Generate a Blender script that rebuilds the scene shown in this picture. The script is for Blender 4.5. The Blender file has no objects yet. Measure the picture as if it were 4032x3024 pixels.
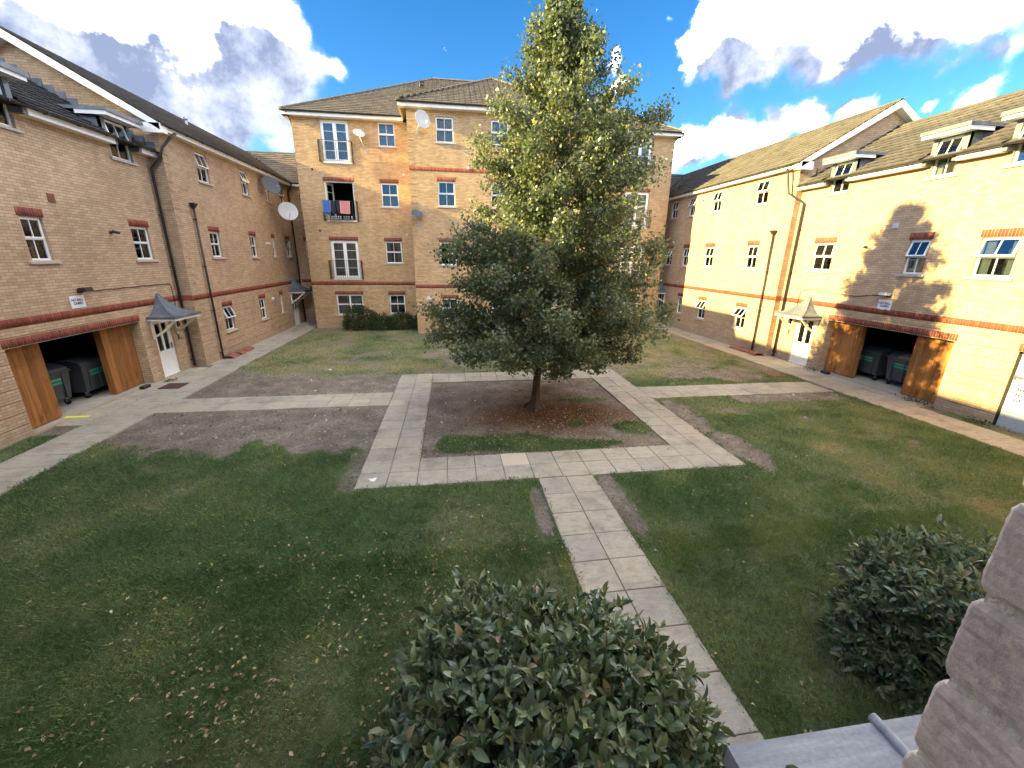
import bpy, math, random
import numpy as np
from mathutils import Vector, Matrix

random.seed(7); rng = np.random.default_rng(7)
SC = bpy.context.scene
COL = SC.collection
R = math.radians

# ------------------------------------------------------------------ camera
H = 4.41
yaw, pitch, roll = 0.1444, 0.300, 0.0129
cam = bpy.data.cameras.new('camera'); camo = bpy.data.objects.new('camera', cam); COL.objects.link(camo)
cam.sensor_width = 36.0; cam.lens = 36.0 * 1619.0 / 4032.0; cam.clip_start = 0.02; cam.clip_end = 3000
cy, sy, cp, sp, cr, sr = math.cos(yaw), math.sin(yaw), math.cos(pitch), math.sin(pitch), math.cos(roll), math.sin(roll)
Rv = Vector((cy, -sy, 0)); Fv = Vector((sy * cp, cy * cp, -sp)); Uv = Vector((sy * sp, cy * sp, cp))
Rr = Rv * cr + Uv * sr; Ur = Uv * cr - Rv * sr
M = Matrix((Rr, Ur, -Fv)).transposed().to_4x4(); M.translation = Vector((0, 0, H))
camo.matrix_world = M
SC.camera = camo

# ------------------------------------------------------------------ light
SUN_DIR = Vector((1.0, 0.085, -0.332)).normalized()          # direction the light travels
SUN_STRENGTH = 2.0
SKY_STRENGTH = 0.05
SC.view_settings.view_transform = 'Standard'; SC.view_settings.look = 'None'
SC.view_settings.exposure = 4.15; SC.view_settings.gamma = 1.0
SC.view_settings.use_curve_mapping = False
el = math.asin(-SUN_DIR.z)
sun = bpy.data.lights.new('sun', 'SUN'); sun.energy = SUN_STRENGTH; sun.angle = R(0.53); sun.color = (0.80, 0.62, 0.235)
suno = bpy.data.objects.new('sun', sun); COL.objects.link(suno)
suno.rotation_euler = SUN_DIR.to_track_quat('-Z', 'Y').to_euler(); suno.location = (-60, -5, 30)

def px_dir(px, py):
    a = (px - 2016) / 1619.0; b = (py - 1512) / 1619.0
    return (Rr * a - Ur * b + Fv).normalized()

def make_world():
    w = bpy.data.worlds.new('World'); SC.world = w; w.use_nodes = True
    nt = w.node_tree; N = nt.nodes; L = nt.links; N.clear()
    def math_(op, a, b=None, c=None, clamp=False):
        n = N.new('ShaderNodeMath'); n.operation = op; n.use_clamp = clamp
        for i, v in enumerate((a, b, c)):
            if v is None: continue
            if isinstance(v, (int, float)): n.inputs[i].default_value = v
            else: L.new(v, n.inputs[i])
        return n.outputs[0]
    def vmath(op, a, b=None, s=None):
        n = N.new('ShaderNodeVectorMath'); n.operation = op
        for i, v in enumerate((a, b)):
            if v is None: continue
            if isinstance(v, (tuple, Vector)): n.inputs[i].default_value = tuple(v)
            else: L.new(v, n.inputs[i])
        if s is not None: n.inputs['Scale'].default_value = s
        return n
    tc = N.new('ShaderNodeTexCoord'); d = vmath('NORMALIZE', tc.outputs['Generated']).outputs[0]
    sky = N.new('ShaderNodeTexSky'); sky.sky_type = 'NISHITA'; sky.sun_disc = False
    sky.sun_elevation = el
    # Blender's sun_rotation 0 points to +Y, positive turns towards +X
    to_sun = -SUN_DIR
    sky.sun_rotation = math.atan2(to_sun.x, to_sun.y) % (2 * math.pi)
    sky.air_density = 0.75; sky.dust_density = 0.0; sky.ozone_density = 2.0
    n1 = N.new('ShaderNodeTexNoise'); n1.inputs['Scale'].default_value = 7.0; n1.inputs['Detail'].default_value = 9; n1.inputs['Roughness'].default_value = .62
    L.new(d, n1.inputs['Vector'])
    n2 = N.new('ShaderNodeTexNoise'); n2.inputs['Scale'].default_value = 2.3; n2.inputs['Detail'].default_value = 4
    L.new(d, n2.inputs['Vector'])
    # clouds: (px, py in photo pixels, angular radius, weight)
    blobs = [(-60, 60, .16, 1.2), (120, 330, .12, 1.0), (330, 60, .10, 1.0), (520, 230, .13, 1.2), (760, 290, .13, 1.2), (980, 240, .12, 1.2), (1180, 300, .08, 1.0), (560, 400, .11, 1.0),
             (820, 430, .12, 1.1), (1060, 420, .11, 1.1), (1290, 310, .05, .8), (900, 70, .09, 1.1), (1080, 110, .08, 1.0), (560, 30, .09, .9), (900, 570, .06, .9), (1080, 560, .06, .8),
             (1800, 330, .020, .75), (2385, 270, .026, .7), (2420, 350, .026, .7),
             (2830, 150, .085, 1.2), (2960, 270, .075, 1.15), (3080, 110, .10, 1.15), (3260, 170, .09, 1.1), (3420, 70, .10, 1.1), (3620, 40, .09, 1.1), (3850, -40, .09, 1.0),
             (2900, 370, .03, .8), (2610, 30, .030, .4), (3700, 230, .035, .55), (3960, 150, .05, .65), (3860, 370, .045, .62), (3640, 420, .02, .6), (3780, 190, .03, .6), (3900, 330, .03, .6), (3500, 240, .02, .5),
             (2720, 590, .065, 1.0), (2880, 550, .06, .95), (3040, 520, .055, .9), (3200, 490, .05, .8), (3400, 430, .035, .7)]
    dirs = [(px_dir(a, b), r_, w_) for a, b, r_, w_ in blobs]
    rr = random.Random(5)
    for k in range(30):                                     # the same kind of cloud out of view, its white raised to lift the shade
        az = rr.uniform(R(62), R(298)); e = rr.uniform(.12, 1.2)
        c = Vector((math.sin(az) * math.cos(e), math.cos(az) * math.cos(e), math.sin(e)))
        for q in range(2):
            c2 = (c + Vector((rr.uniform(-.15, .15), rr.uniform(-.15, .15), rr.uniform(-.05, .05)))).normalized()
            dirs.append((c2, rr.uniform(.10, .2), rr.uniform(.9, 1.2)))
    nd = vmath('SUBTRACT', n1.outputs['Color'], (.5, .5, .5)).outputs[0]
    nd = vmath('SCALE', nd, None, .16).outputs[0]
    dd = vmath('ADD', d, nd).outputs[0]
    def field(vec, subset):
        tot = None
        for c, r_, w_ in subset:
            ds = vmath('DISTANCE', vec, c).outputs['Value']
            g = math_('MULTIPLY_ADD', ds, -w_ / r_, w_)       # w*(1-d/r)
            tot = g if tot is None else math_('SMOOTH_MAX', tot, g, .25)
        return tot
    f = field(dd, dirs)
    f = math_('ADD', f, math_('MULTIPLY_ADD', n1.outputs['Fac'], 1.5, -.75))
    dens = N.new('ShaderNodeMapRange'); dens.interpolation_type = 'SMOOTHSTEP'
    L.new(f, dens.inputs[0]); dens.inputs[1].default_value = .0; dens.inputs[2].default_value = .60
    # thick parts are grey-violet, lower than the bright tops
    up = vmath('ADD', dd, (-.03, 0.0, .055)).outputs[0]
    f2 = field(up, dirs)
    thick = math_('ADD', math_('ADD', f2, math_('MULTIPLY_ADD', n2.outputs['Fac'], 1.3, -.66)), math_('MULTIPLY_ADD', n1.outputs['Fac'], .9, -.45))
    mr = N.new('ShaderNodeMapRange'); mr.interpolation_type = 'SMOOTHSTEP'
    L.new(thick, mr.inputs[0]); mr.inputs[1].default_value = .06; mr.inputs[2].default_value = .62
    ccol = N.new('ShaderNodeMixRGB'); L.new(math_('MULTIPLY', math_('POWER', mr.outputs[0], .22), math_('MULTIPLY_ADD', n1.outputs['Fac'], .06, .965), None, True), ccol.inputs[0])
    ccol.inputs[1].default_value = (4.2, 4.15, 4.0, 1); ccol.inputs[2].default_value = (.022, .027, .041, 1)
    bg1 = N.new('ShaderNodeBackground'); bg1.inputs[1].default_value = SKY_STRENGTH
    hs = N.new('ShaderNodeHueSaturation'); hs.inputs['Saturation'].default_value = 1.32; hs.inputs['Value'].default_value = .37
    L.new(sky.outputs[0], hs.inputs['Color'])
    L.new(hs.outputs[0], bg1.inputs[0])
    bg2 = N.new('ShaderNodeBackground'); L.new(ccol.outputs[0], bg2.inputs[0]); bg2.inputs[1].default_value = 1.0
    mx = N.new('ShaderNodeMixShader'); L.new(math_('POWER', dens.outputs[0], 4.2), mx.inputs[0]); L.new(bg1.outputs[0], mx.inputs[1]); L.new(bg2.outputs[0], mx.inputs[2])
    out = N.new('ShaderNodeOutputWorld'); L.new(mx.outputs[0], out.inputs[0])
make_world()

# ------------------------------------------------------------------ helpers
def tag(o, label=None, cat=None, group=None, kind=None):
    if label: o['label'] = label
    if cat: o['category'] = cat
    if group: o['group'] = group
    if kind: o['kind'] = kind
    return o

def empty(name, loc=(0, 0, 0), rz=0.0, label=None, cat=None, group=None):
    o = bpy.data.objects.new(name, None); COL.objects.link(o); o.location = loc; o.rotation_euler = (0, 0, rz)
    o.empty_display_size = .2
    return tag(o, label, cat, group)

def link(name, me, parent=None, mat4=None, kind=None):
    o = bpy.data.objects.new(name, me); COL.objects.link(o)
    if parent: o.parent = parent
    if mat4 is not None: o.matrix_local = mat4
    if kind: o['kind'] = kind
    return o

def auto_uv(me):
    uv = me.uv_layers.new(name='UVMap').data
    vs = me.vertices
    for p in me.polygons:
        n = p.normal
        if abs(n.z) > .75:
            for li in p.loop_indices:
                c = vs[me.loops[li].vertex_index].co; uv[li].uv = (c.x, c.y)
        elif abs(n.x) > abs(n.y):
            for li in p.loop_indices:
                c = vs[me.loops[li].vertex_index].co; uv[li].uv = (c.y, c.z)
        else:
            for li in p.loop_indices:
                c = vs[me.loops[li].vertex_index].co; uv[li].uv = (c.x, c.z)

class MB:
    def __init__(s): s.v = []; s.f = []; s.m = []; s.sm = []
    def add(s, vs, fs, mi=0, smooth=False):
        o = len(s.v); s.v += [tuple(v) for v in vs]
        for f in fs: s.f.append(tuple(i + o for i in f)); s.m.append(mi); s.sm.append(smooth)
        return s
    def box(s, x0, x1, y0, y1, z0, z1, mi=0):
        v = [(x0, y0, z0), (x1, y0, z0), (x1, y1, z0), (x0, y1, z0), (x0, y0, z1), (x1, y0, z1), (x1, y1, z1), (x0, y1, z1)]
        return s.add(v, [(0, 3, 2, 1), (4, 5, 6, 7), (0, 1, 5, 4), (1, 2, 6, 5), (2, 3, 7, 6), (3, 0, 4, 7)], mi)
    def bar(s, a, b, w, h=None, mi=0, up=(0, 0, 1)):
        a = Vector(a); b = Vector(b); h = h or w; t = (b - a).normalized(); u = Vector(up)
        if abs(t.dot(u)) > .98: u = Vector((0, 1, 0))
        x = t.cross(u).normalized() * (w / 2); y = x.cross(t).normalized() * (h / 2)
        v = [a - x - y, a + x - y, a + x + y, a - x + y, b - x - y, b + x - y, b + x + y, b - x + y]
        return s.add(v, [(0, 3, 2, 1), (4, 5, 6, 7), (0, 1, 5, 4), (1, 2, 6, 5), (2, 3, 7, 6), (3, 0, 4, 7)], mi)
    def tube(s, pts, rad, n=8, mi=0, cap=True):
        pts = [Vector(p) for p in pts]; rads = rad if isinstance(rad, (list, tuple)) else [rad] * len(pts)
        rings = []
        u = None
        for i, p in enumerate(pts):
            t = (pts[min(i + 1, len(pts) - 1)] - pts[max(i - 1, 0)]).normalized()
            if u is None:
                u = t.cross(Vector((0, 0, 1)));
                if u.length < .05: u = t.cross(Vector((0, 1, 0)))
            u = (u - t * u.dot(t)).normalized(); w = t.cross(u)
            rings.append([p + (u * math.cos(2 * math.pi * k / n) + w * math.sin(2 * math.pi * k / n)) * rads[i] for k in range(n)])
        v = [q for r_ in rings for q in r_]; f = []
        for i in range(len(pts) - 1):
            for k in range(n): f.append((i * n + k, i * n + (k + 1) % n, (i + 1) * n + (k + 1) % n, (i + 1) * n + k))
        if cap: f.append(tuple(range(n))[::-1]); f.append(tuple((len(pts) - 1) * n + k for k in range(n)))
        return s.add(v, f, mi, True)
    def lathe(s, prof, c=(0, 0, 0), n=12, mi=0, axis='z', smooth=True):
        v = []
        for r_, z in prof:
            for k in range(n):
                a = 2 * math.pi * k / n; x, y = r_ * math.cos(a), r_ * math.sin(a)
                p = (x, y, z) if axis == 'z' else ((z, x, y) if axis == 'x' else (x, z, y))
                v.append((p[0] + c[0], p[1] + c[1], p[2] + c[2]))
        f = []
        for i in range(len(prof) - 1):
            for k in range(n): f.append((i * n + k, i * n + (k + 1) % n, (i + 1) * n + (k + 1) % n, (i + 1) * n + k))
        return s.add(v, f, mi, smooth)
    def mesh(s, name, mats):
        me = bpy.data.meshes.new(name); me.from_pydata(s.v, [], s.f)
        if not isinstance(mats, (list, tuple)): mats = [mats]
        for m in mats: me.materials.append(m)
        me.polygons.foreach_set('material_index', s.m); me.polygons.foreach_set('use_smooth', s.sm)
        me.update(); auto_uv(me)
        return me
    def build(s, name, mats, parent=None, mat4=None, kind=None):
        return link(name, s.mesh(name, mats), parent, mat4, kind)

def np_mesh(name, V, F, mat, attr=None, k=3):
    """V (n,3), F (m,k) fast mesh; attr: per-vertex float 'var'"""
    me = bpy.data.meshes.new(name); n = len(V); m = len(F)
    me.vertices.add(n); me.vertices.foreach_set('co', np.asarray(V, np.float32).ravel())
    me.loops.add(m * k); me.loops.foreach_set('vertex_index', np.asarray(F, np.int32).ravel())
    me.polygons.add(m); me.polygons.foreach_set('loop_start', np.arange(0, m * k, k, dtype=np.int32))
    if attr:
        for an, av in attr.items():
            a = me.attributes.new(an, 'FLOAT', 'POINT'); a.data.foreach_set('value', np.asarray(av, np.float32))
    me.materials.append(mat); me.update(calc_edges=True); me.validate()
    return me

# ------------------------------------------------------------------ materials
class NT:
    def __init__(s, name):
        s.m = bpy.data.materials.new(name); s.m.use_nodes = True; s.nt = s.m.node_tree; s.N = s.nt.nodes; s.L = s.nt.links
        s.b = s.N['Principled BSDF']; s.out = s.N['Material Output']
    def n(s, t, **kw):
        n = s.N.new(t)
        for k, v in kw.items():
            if k in n.inputs: s.set(n.inputs[k], v)
            else: setattr(n, k, v)
        return n
    def set(s, inp, v):
        if hasattr(v, 'is_linked') or isinstance(v, bpy.types.NodeSocket): s.L.new(v, inp)
        else: inp.default_value = v
    def tc(s, w='Object'): return s.n('ShaderNodeTexCoord').outputs[w]
    def noise(s, scale, detail=4, rough=.55, vec=None, dist=0):
        n = s.n('ShaderNodeTexNoise', Scale=scale, Detail=detail, Roughness=rough, Distortion=dist)
        s.L.new(vec if vec is not None else s.tc(), n.inputs['Vector']); return n.outputs['Fac']
    def ramp(s, fac, stops):
        r = s.n('ShaderNodeValToRGB'); s.L.new(fac, r.inputs[0]); e = r.color_ramp.elements
        while len(e) < len(stops): e.new(.5)
        for i, (p, c) in enumerate(stops): e[i].position = p; e[i].color = (*c, 1) if len(c) == 3 else c
        return r.outputs[0]
    def mix(s, f, a, b, t='MIX'):
        n = s.n('ShaderNodeMixRGB', blend_type=t); s.set(n.inputs[0], f)
        for i, c in ((1, a), (2, b)):
            if isinstance(c, tuple): n.inputs[i].default_value = (*c[:3], 1)
            else: s.L.new(c, n.inputs[i])
        return n.outputs[0]
    def math(s, op, a, b=0.0, clamp=False):
        n = s.n('ShaderNodeMath', operation=op, use_clamp=clamp); s.set(n.inputs[0], a); s.set(n.inputs[1], b); return n.outputs[0]
    def mapping(s, scale, vec=None, rot=(0, 0, 0)):
        n = s.n('ShaderNodeMapping'); n.inputs['Scale'].default_value = scale; n.inputs['Rotation'].default_value = rot
        s.L.new(vec if vec is not None else s.tc(), n.inputs['Vector']); return n.outputs[0]
    def attr(s, name):
        n = s.n('ShaderNodeAttribute', attribute_name=name); return n.outputs['Fac']
    def rand(s): return s.n('ShaderNodeObjectInfo').outputs['Random']
    def bump(s, h, strength=.3, dist=.01):
        n = s.n('ShaderNodeBump', Strength=strength, Distance=dist); s.L.new(h, n.inputs['Height']); s.L.new(n.outputs[0], s.b.inputs['Normal']); return n
    def base(s, c, rough=.7, spec=.3, metal=0):
        s.set(s.b.inputs['Base Color'], (*c, 1) if isinstance(c, tuple) else c)
        s.set(s.b.inputs['Roughness'], rough); s.b.inputs['Specular IOR Level'].default_value = spec; s.b.inputs['Metallic'].default_value = metal
        return s.m

def simple(name, c, rough=.6, spec=.4, metal=0, var=.12, scale=6):
    t = NT(name); f = t.noise(scale, 5)
    col = t.mix(f, tuple(x * (1 - var) for x in c), tuple(min(1, x * (1 + var)) for x in c))
    t.base(col, rough, spec, metal); t.bump(t.noise(scale * 12, 3), .08, .003)
    return t.m

def brick_mat(name, c1, c2, mortar, stain=1.0):
    t = NT(name); uv = t.tc('UV')
    b = t.n('ShaderNodeTexBrick', offset=.5, squash=1.0)
    b.inputs['Scale'].default_value = 1.0; b.inputs['Brick Width'].default_value = .225; b.inputs['Row Height'].default_value = .075
    b.inputs['Mortar Size'].default_value = .0075; b.inputs['Mortar Smooth'].default_value = .3; b.inputs['Bias'].default_value = -.1
    b.inputs['Color1'].default_value = (*c1, 1); b.inputs['Color2'].default_value = (*c2, 1); b.inputs['Mortar'].default_value = (*mortar, 1)
    t.L.new(uv, b.inputs['Vector'])
    big = t.noise(.55, 4, .6); sm = t.noise(5.0, 5, .6)
    streak = t.noise(1.0, 4, .6, t.mapping((2.2, 2.2, .35)))
    c = t.mix(.5, b.outputs['Color'], t.ramp(big, [(.3, (.80, .76, .72)), (.7, (1.1, 1.1, 1.08))]), 'MULTIPLY')
    c = t.mix(.5, c, t.ramp(sm, [(.3, (.82, .80, .78)), (.72, (1.14, 1.14, 1.12))]), 'MULTIPLY')
    c = t.mix(.45, c, t.ramp(streak, [(.32, (.78, .77, .76)), (.6, (1.04, 1.04, 1.04))]), 'MULTIPLY')
    # damp, dirty foot of the wall
    z = t.n('ShaderNodeSeparateXYZ'); t.L.new(t.tc(), z.inputs[0])
    foot = t.math('SUBTRACT', t.math('ADD', z.outputs[2], t.math('MULTIPLY', t.noise(2.5, 4), .7)), .35)
    c = t.mix(t.n('ShaderNodeMapRange', **{'From Min': 0.0, 'From Max': .55, 'To Min': .30 * stain, 'To Max': 0.0, 'Value': foot}).outputs[0], c, (.20, .185, .165))
    t.base(c, .88, .15)
    h = t.math('SUBTRACT', t.noise(60, 3), t.math('MULTIPLY', b.outputs['Fac'], 1.6))
    t.bump(h, .5, .006)
    return t.m

M_ = {}
M_['brick'] = brick_mat('buff_brick', (.54, .395, .265), (.41, .285, .185), (.27, .205, .150))
M_['brick_c'] = brick_mat('buff_brick_block', (.58, .41, .235), (.42, .275, .150), (.28, .205, .135))
M_['brick_own'] = brick_mat('buff_brick_own', (.50, .36, .24), (.42, .30, .20), (.40, .34, .27))

def red_mat():
    t = NT('red_soldier_brick'); c = t.mix(t.attr('var'), (.27, .078, .048), (.17, .048, .034))
    c = t.mix(.5, c, t.ramp(t.noise(7, 4), [(.3, (.78, .78, .78)), (.7, (1.15, 1.1, 1.08))]), 'MULTIPLY')
    t.base(c, .85, .2); t.bump(t.noise(70, 3), .4, .004); return t.m
M_['red'] = red_mat()
M_['mortar'] = simple('mortar', (.36, .27, .20), .95, .1)
M_['upvc'] = simple('white_upvc', (.78, .79, .80), .32, .5, var=.03)
M_['white'] = simple('white_painted_board', (.76, .76, .75), .5, .4, var=.06, scale=2)
M_['cream'] = simple('cream_timber_paint', (.66, .62, .50), .6, .3, var=.08)
M_['sill'] = simple('cast_stone_sill', (.42, .385, .34), .85, .2, var=.18)
M_['black'] = simple('black_plastic_pipe', (.022, .022, .024), .42, .4)
M_['iron'] = simple('black_painted_iron', (.03, .028, .028), .5, .4)
M_['galv'] = simple('grey_metal', (.35, .36, .38), .45, .5, .4)
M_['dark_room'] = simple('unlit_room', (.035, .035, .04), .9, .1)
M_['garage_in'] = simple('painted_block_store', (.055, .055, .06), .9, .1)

def lead_mat():
    t = NT('weathered_lead'); f = t.noise(3, 6, .65, t.mapping((1, 1, .4)))
    c = t.ramp(f, [(.25, (.075, .092, .12)), (.55, (.125, .145, .175)), (.8, (.235, .25, .265))])
    t.base(c, .5, .4, .15); t.bump(t.noise(25, 4), .25, .004); return t.m
M_['lead'] = lead_mat()

def lead_sheet_mat():
    t = NT('lead_sheet'); f = t.noise(2.2, 8, .68, t.mapping((1.2, 9, 1), rot=(0, 0, .6)))
    c = t.ramp(f, [(.25, (.15, .165, .19)), (.5, (.23, .245, .275)), (.75, (.34, .355, .38))])
    c = t.mix(.5, c, t.ramp(t.noise(45, 4), [(.35, (.78, .78, .78)), (.65, (1.15, 1.15, 1.15))]), 'MULTIPLY')
    t.base(c, .62, .35, .05); t.bump(t.math('ADD', f, t.math('MULTIPLY', t.noise(90, 4), .35)), .5, .004); return t.m
M_['lead_sheet'] = lead_sheet_mat()

def tile_mat(name, c1, c2, moss):
    t = NT(name); v = t.math('FRACT', t.math('ADD', t.attr('var'), t.rand()))
    c = t.mix(v, c1, c2)
    c = t.mix(t.ramp(t.noise(1.2, 5, .7), [(.42, (0, 0, 0)), (.72, (.75, .75, .75))]), c, moss)
    c = t.mix(.5, c, t.ramp(t.noise(18, 4), [(.3, (.75, .75, .75)), (.7, (1.2, 1.2, 1.2))]), 'MULTIPLY')
    t.base(c, .85, .2); t.bump(t.noise(80, 3), .4, .004); return t.m
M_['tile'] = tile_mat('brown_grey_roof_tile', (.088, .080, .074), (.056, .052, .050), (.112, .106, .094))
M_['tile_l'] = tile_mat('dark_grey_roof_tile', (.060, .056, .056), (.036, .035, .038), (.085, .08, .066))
M_['tile_c'] = tile_mat('pale_brown_roof_tile', (.165, .138, .115), (.105, .090, .078), (.19, .165, .13))

def glass_mat(name='window_glass', dark=.02):
    t = NT(name); N, L = t.N, t.L
    g = t.n('ShaderNodeBsdfGlossy', Roughness=.03); g.inputs['Color'].default_value = (.95, .97, 1, 1)
    tr = t.n('ShaderNodeBsdfTransparent'); tr.inputs['Color'].default_value = (.82, .86, .86, 1)
    fr = t.n('ShaderNodeFresnel', IOR=1.55)
    bp_ = t.n('ShaderNodeBump', Strength=.06, Distance=.01); L.new(t.noise(2.5, 2), bp_.inputs['Height']); L.new(bp_.outputs[0], g.inputs['Normal'])
    f = t.math('ADD', t.math('MULTIPLY', fr.outputs[0], 1.05), .03, True)
    mx = t.n('ShaderNodeMixShader'); L.new(f, mx.inputs[0]); L.new(tr.outputs[0], mx.inputs[1]); L.new(g.outputs[0], mx.inputs[2])
    L.new(mx.outputs[0], t.out.inputs[0]); return t.m
M_['glass'] = glass_mat()

def cloth(name, c, var=.15, s=(14, 14, 1)):
    t = NT(name); f = t.noise(1.0, 3, .5, t.mapping(s)); c_ = t.mix(f, tuple(x * (1 - var) for x in c), tuple(min(.9, x * (1 + var)) for x in c))
    t.base(c_, .9, .1); t.bump(f, .6, .02); return t.m
M_['net'] = cloth('net_curtain', (.30, .33, .36))
M_['curtain'] = cloth('grey_curtain', (.10, .11, .12))
M_['pink_curtain'] = cloth('magenta_curtain', (.42, .05, .15))
M_['teal_curtain'] = cloth('teal_blind', (.10, .15, .16))
M_['blue_towel'] = cloth('blue_towel', (.055, .13, .36), s=(20, 20, 3))
M_['dark_cloth'] = cloth('charcoal_cloth', (.035, .037, .05), s=(15, 15, 3))
M_['trim_blue'] = simple('pale_blue_hem', (.30, .42, .60), .9, .1)
def pink_mat():
    t = NT('pink_patterned_towel'); v = t.n('ShaderNodeTexVoronoi', Scale=14.0, feature='DISTANCE_TO_EDGE'); t.L.new(t.tc(), v.inputs['Vector'])
    c = t.mix(t.ramp(v.outputs['Distance'], [(.03, (1, 1, 1)), (.08, (0, 0, 0))]), (.62, .24, .20), (.42, .20, .22))
    t.base(c, .9, .1); return t.m
M_['pink'] = pink_mat()
M_['pink_hem'] = simple('pale_pink_hem', (.75, .50, .45), .9, .1)

def wood_mat():
    t = NT('orange_stained_timber'); g = t.noise(1, 6, .6, t.mapping((22, 22, 1.1)), .6)
    c = t.ramp(g, [(.25, (.19, .075, .022)), (.5, (.30, .13, .040)), (.75, (.40, .19, .065))])
    c = t.mix(.8, c, t.mix(t.rand(), (.62, .58, .54), (1.2, 1.17, 1.15)), 'MULTIPLY')
    k = t.noise(1.6, 5, .7, t.mapping((2, 2, 1)))
    c = t.mix(t.ramp(k, [(.55, (0, 0, 0)), (.68, (.75, .75, .75))]), c, (.12, .045, .015))
    t.base(c, .7, .25); t.bump(g, .25, .004); return t.m
M_['wood'] = wood_mat()

def slab_mat():
    t = NT('riven_paving_slab'); rnd = t.rand(); wp = t.n('ShaderNodeNewGeometry').outputs['Position']
    c = t.mix(rnd, (.40, .345, .265), (.315, .285, .235))
    big = t.noise(.35, 4, .6, wp)
    c = t.mix(t.ramp(big, [(.38, (0, 0, 0)), (.6, (.7, .7, .7))]), c, (.37, .34, .29))
    riv = t.noise(3.2, 6, .7, t.mapping((1, 2.6, 1), wp), 1.2)
    st = t.noise(1.1, 5, .7, wp); c = t.mix(t.ramp(st, [(.5, (0, 0, 0)), (.68, (.6, .6, .6))]), c, (.17, .16, .135))
    c = t.mix(.85, c, t.ramp(riv, [(.30, (.72, .71, .70)), (.5, (1, 1, 1)), (.72, (1.18, 1.16, 1.12))]), 'MULTIPLY')
    c = t.mix(.6, c, t.ramp(t.noise(40, 5, .7, wp), [(.35, (.75, .75, .75)), (.65, (1.15, 1.15, 1.15))]), 'MULTIPLY')
    t.base(c, .88, .2); t.bump(t.math('ADD', riv, t.math('MULTIPLY', t.noise(60, 4, .6, wp), .3)), .55, .012); return t.m
M_['slab'] = slab_mat()
M_['slab_new'] = simple('new_pale_slab', (.50, .42, .32), .85, .2, var=.08, scale=20)
M_['concrete'] = simple('rough_concrete', (.33, .30, .25), .95, .15, var=.25, scale=3)

def ground_mat():
    t = NT('lawn_soil'); wp = t.n('ShaderNodeNewGeometry').outputs['Position']
    g = t.attr('grass'); mu = t.attr('mulch'); dry_haze = t.attr('dry_haze')
    n1 = t.noise(1.4, 6, .65, wp); n2 = t.noise(14, 5, .7, wp); n3 = t.noise(90, 4, .7, wp)
    soil = t.ramp(n1, [(.3, (.165, .134, .106)), (.5, (.245, .205, .168)), (.72, (.36, .31, .26))])
    soil = t.mix(.8, soil, t.ramp(n2, [(.3, (.48, .46, .45)), (.5, (.95, .95, .95)), (.75, (1.4, 1.38, 1.35))]), 'MULTIPLY')
    mul = t.ramp(n2, [(.3, (.065, .034, .020)), (.5, (.135, .062, .030)), (.75, (.23, .125, .06))])
    soil = t.mix(mu, soil, mul)
    green = t.ramp(n2, [(.3, (.052, .085, .036)), (.55, (.095, .145, .058)), (.8, (.15, .20, .09))])
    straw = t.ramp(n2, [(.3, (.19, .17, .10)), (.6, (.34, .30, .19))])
    gr = t.mix(dry_haze, green, straw)
    c = t.mix(g, soil, gr)
    c = t.mix(.7, c, t.ramp(n3, [(.3, (.65, .65, .65)), (.7, (1.25, 1.25, 1.25))]), 'MULTIPLY')
    t.base(c, .95, .08); t.bump(t.math('ADD', n2, t.math('MULTIPLY', n3, .5)), 1.0, .06); return t.m
M_['ground'] = ground_mat()

def leaf_mat(name, stops, trans=.35, rough=.45, spec=.35, tcol=None):
    t = NT(name); v = t.attr('var')
    if name in ('laurel_leaf',): v = t.math('FRACT', t.math('ADD', v, t.rand()))
    c = t.ramp(v, stops)
    c = t.mix(.35, c, t.ramp(t.noise(9, 3), [(.3, (.75, .75, .75)), (.7, (1.2, 1.2, 1.2))]), 'MULTIPLY')
    t.base(c, rough, spec)
    if trans > 0:
        tr = t.n('ShaderNodeBsdfTranslucent'); t.L.new(t.mix(1.0, c, tcol or (1.4, 1.45, .85), 'MULTIPLY'), tr.inputs['Color'])
        mx = t.n('ShaderNodeMixShader'); mx.inputs[0].default_value = trans
        t.L.new(t.b.outputs[0], mx.inputs[1]); t.L.new(tr.outputs[0], mx.inputs[2]); t.L.new(mx.outputs[0], t.out.inputs[0])
    return t.m
M_['tree_leaf'] = leaf_mat('tree_leaf', [(0, (.048, .074, .040)), (.45, (.108, .138, .068)), (.80, (.205, .215, .105)), (.93, (.32, .30, .14)), (.98, (.30, .24, .07)), (1, (.28, .15, .06))], .40, .36, .6)
M_['laurel'] = leaf_mat('laurel_leaf', [(0, (.042, .070, .040)), (.5, (.085, .128, .070)), (.85, (.155, .205, .110)), (.96, (.20, .24, .11)), (1, (.30, .20, .13))], .18, .38, .55)
M_['hedge_leaf'] = leaf_mat('hedge_leaf', [(0, (.028, .045, .018)), (.6, (.06, .085, .035)), (.92, (.11, .135, .05)), (1, (.18, .17, .07))], .25, .5, .3)
M_['grass'] = leaf_mat('grass_blade', [(0, (.080, .150, .058)), (.4, (.15, .225, .090)), (.7, (.24, .295, .135)), (.85, (.27, .28, .135)), (1, (.42, .37, .22))], .3, .6, .2)
M_['litter'] = leaf_mat('fallen_leaf', [(0, (.12, .07, .045)), (.4, (.26, .17, .12)), (.75, (.40, .28, .20)), (.9, (.44, .33, .12)), (1, (.58, .48, .40))], .1, .8, .15)

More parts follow.
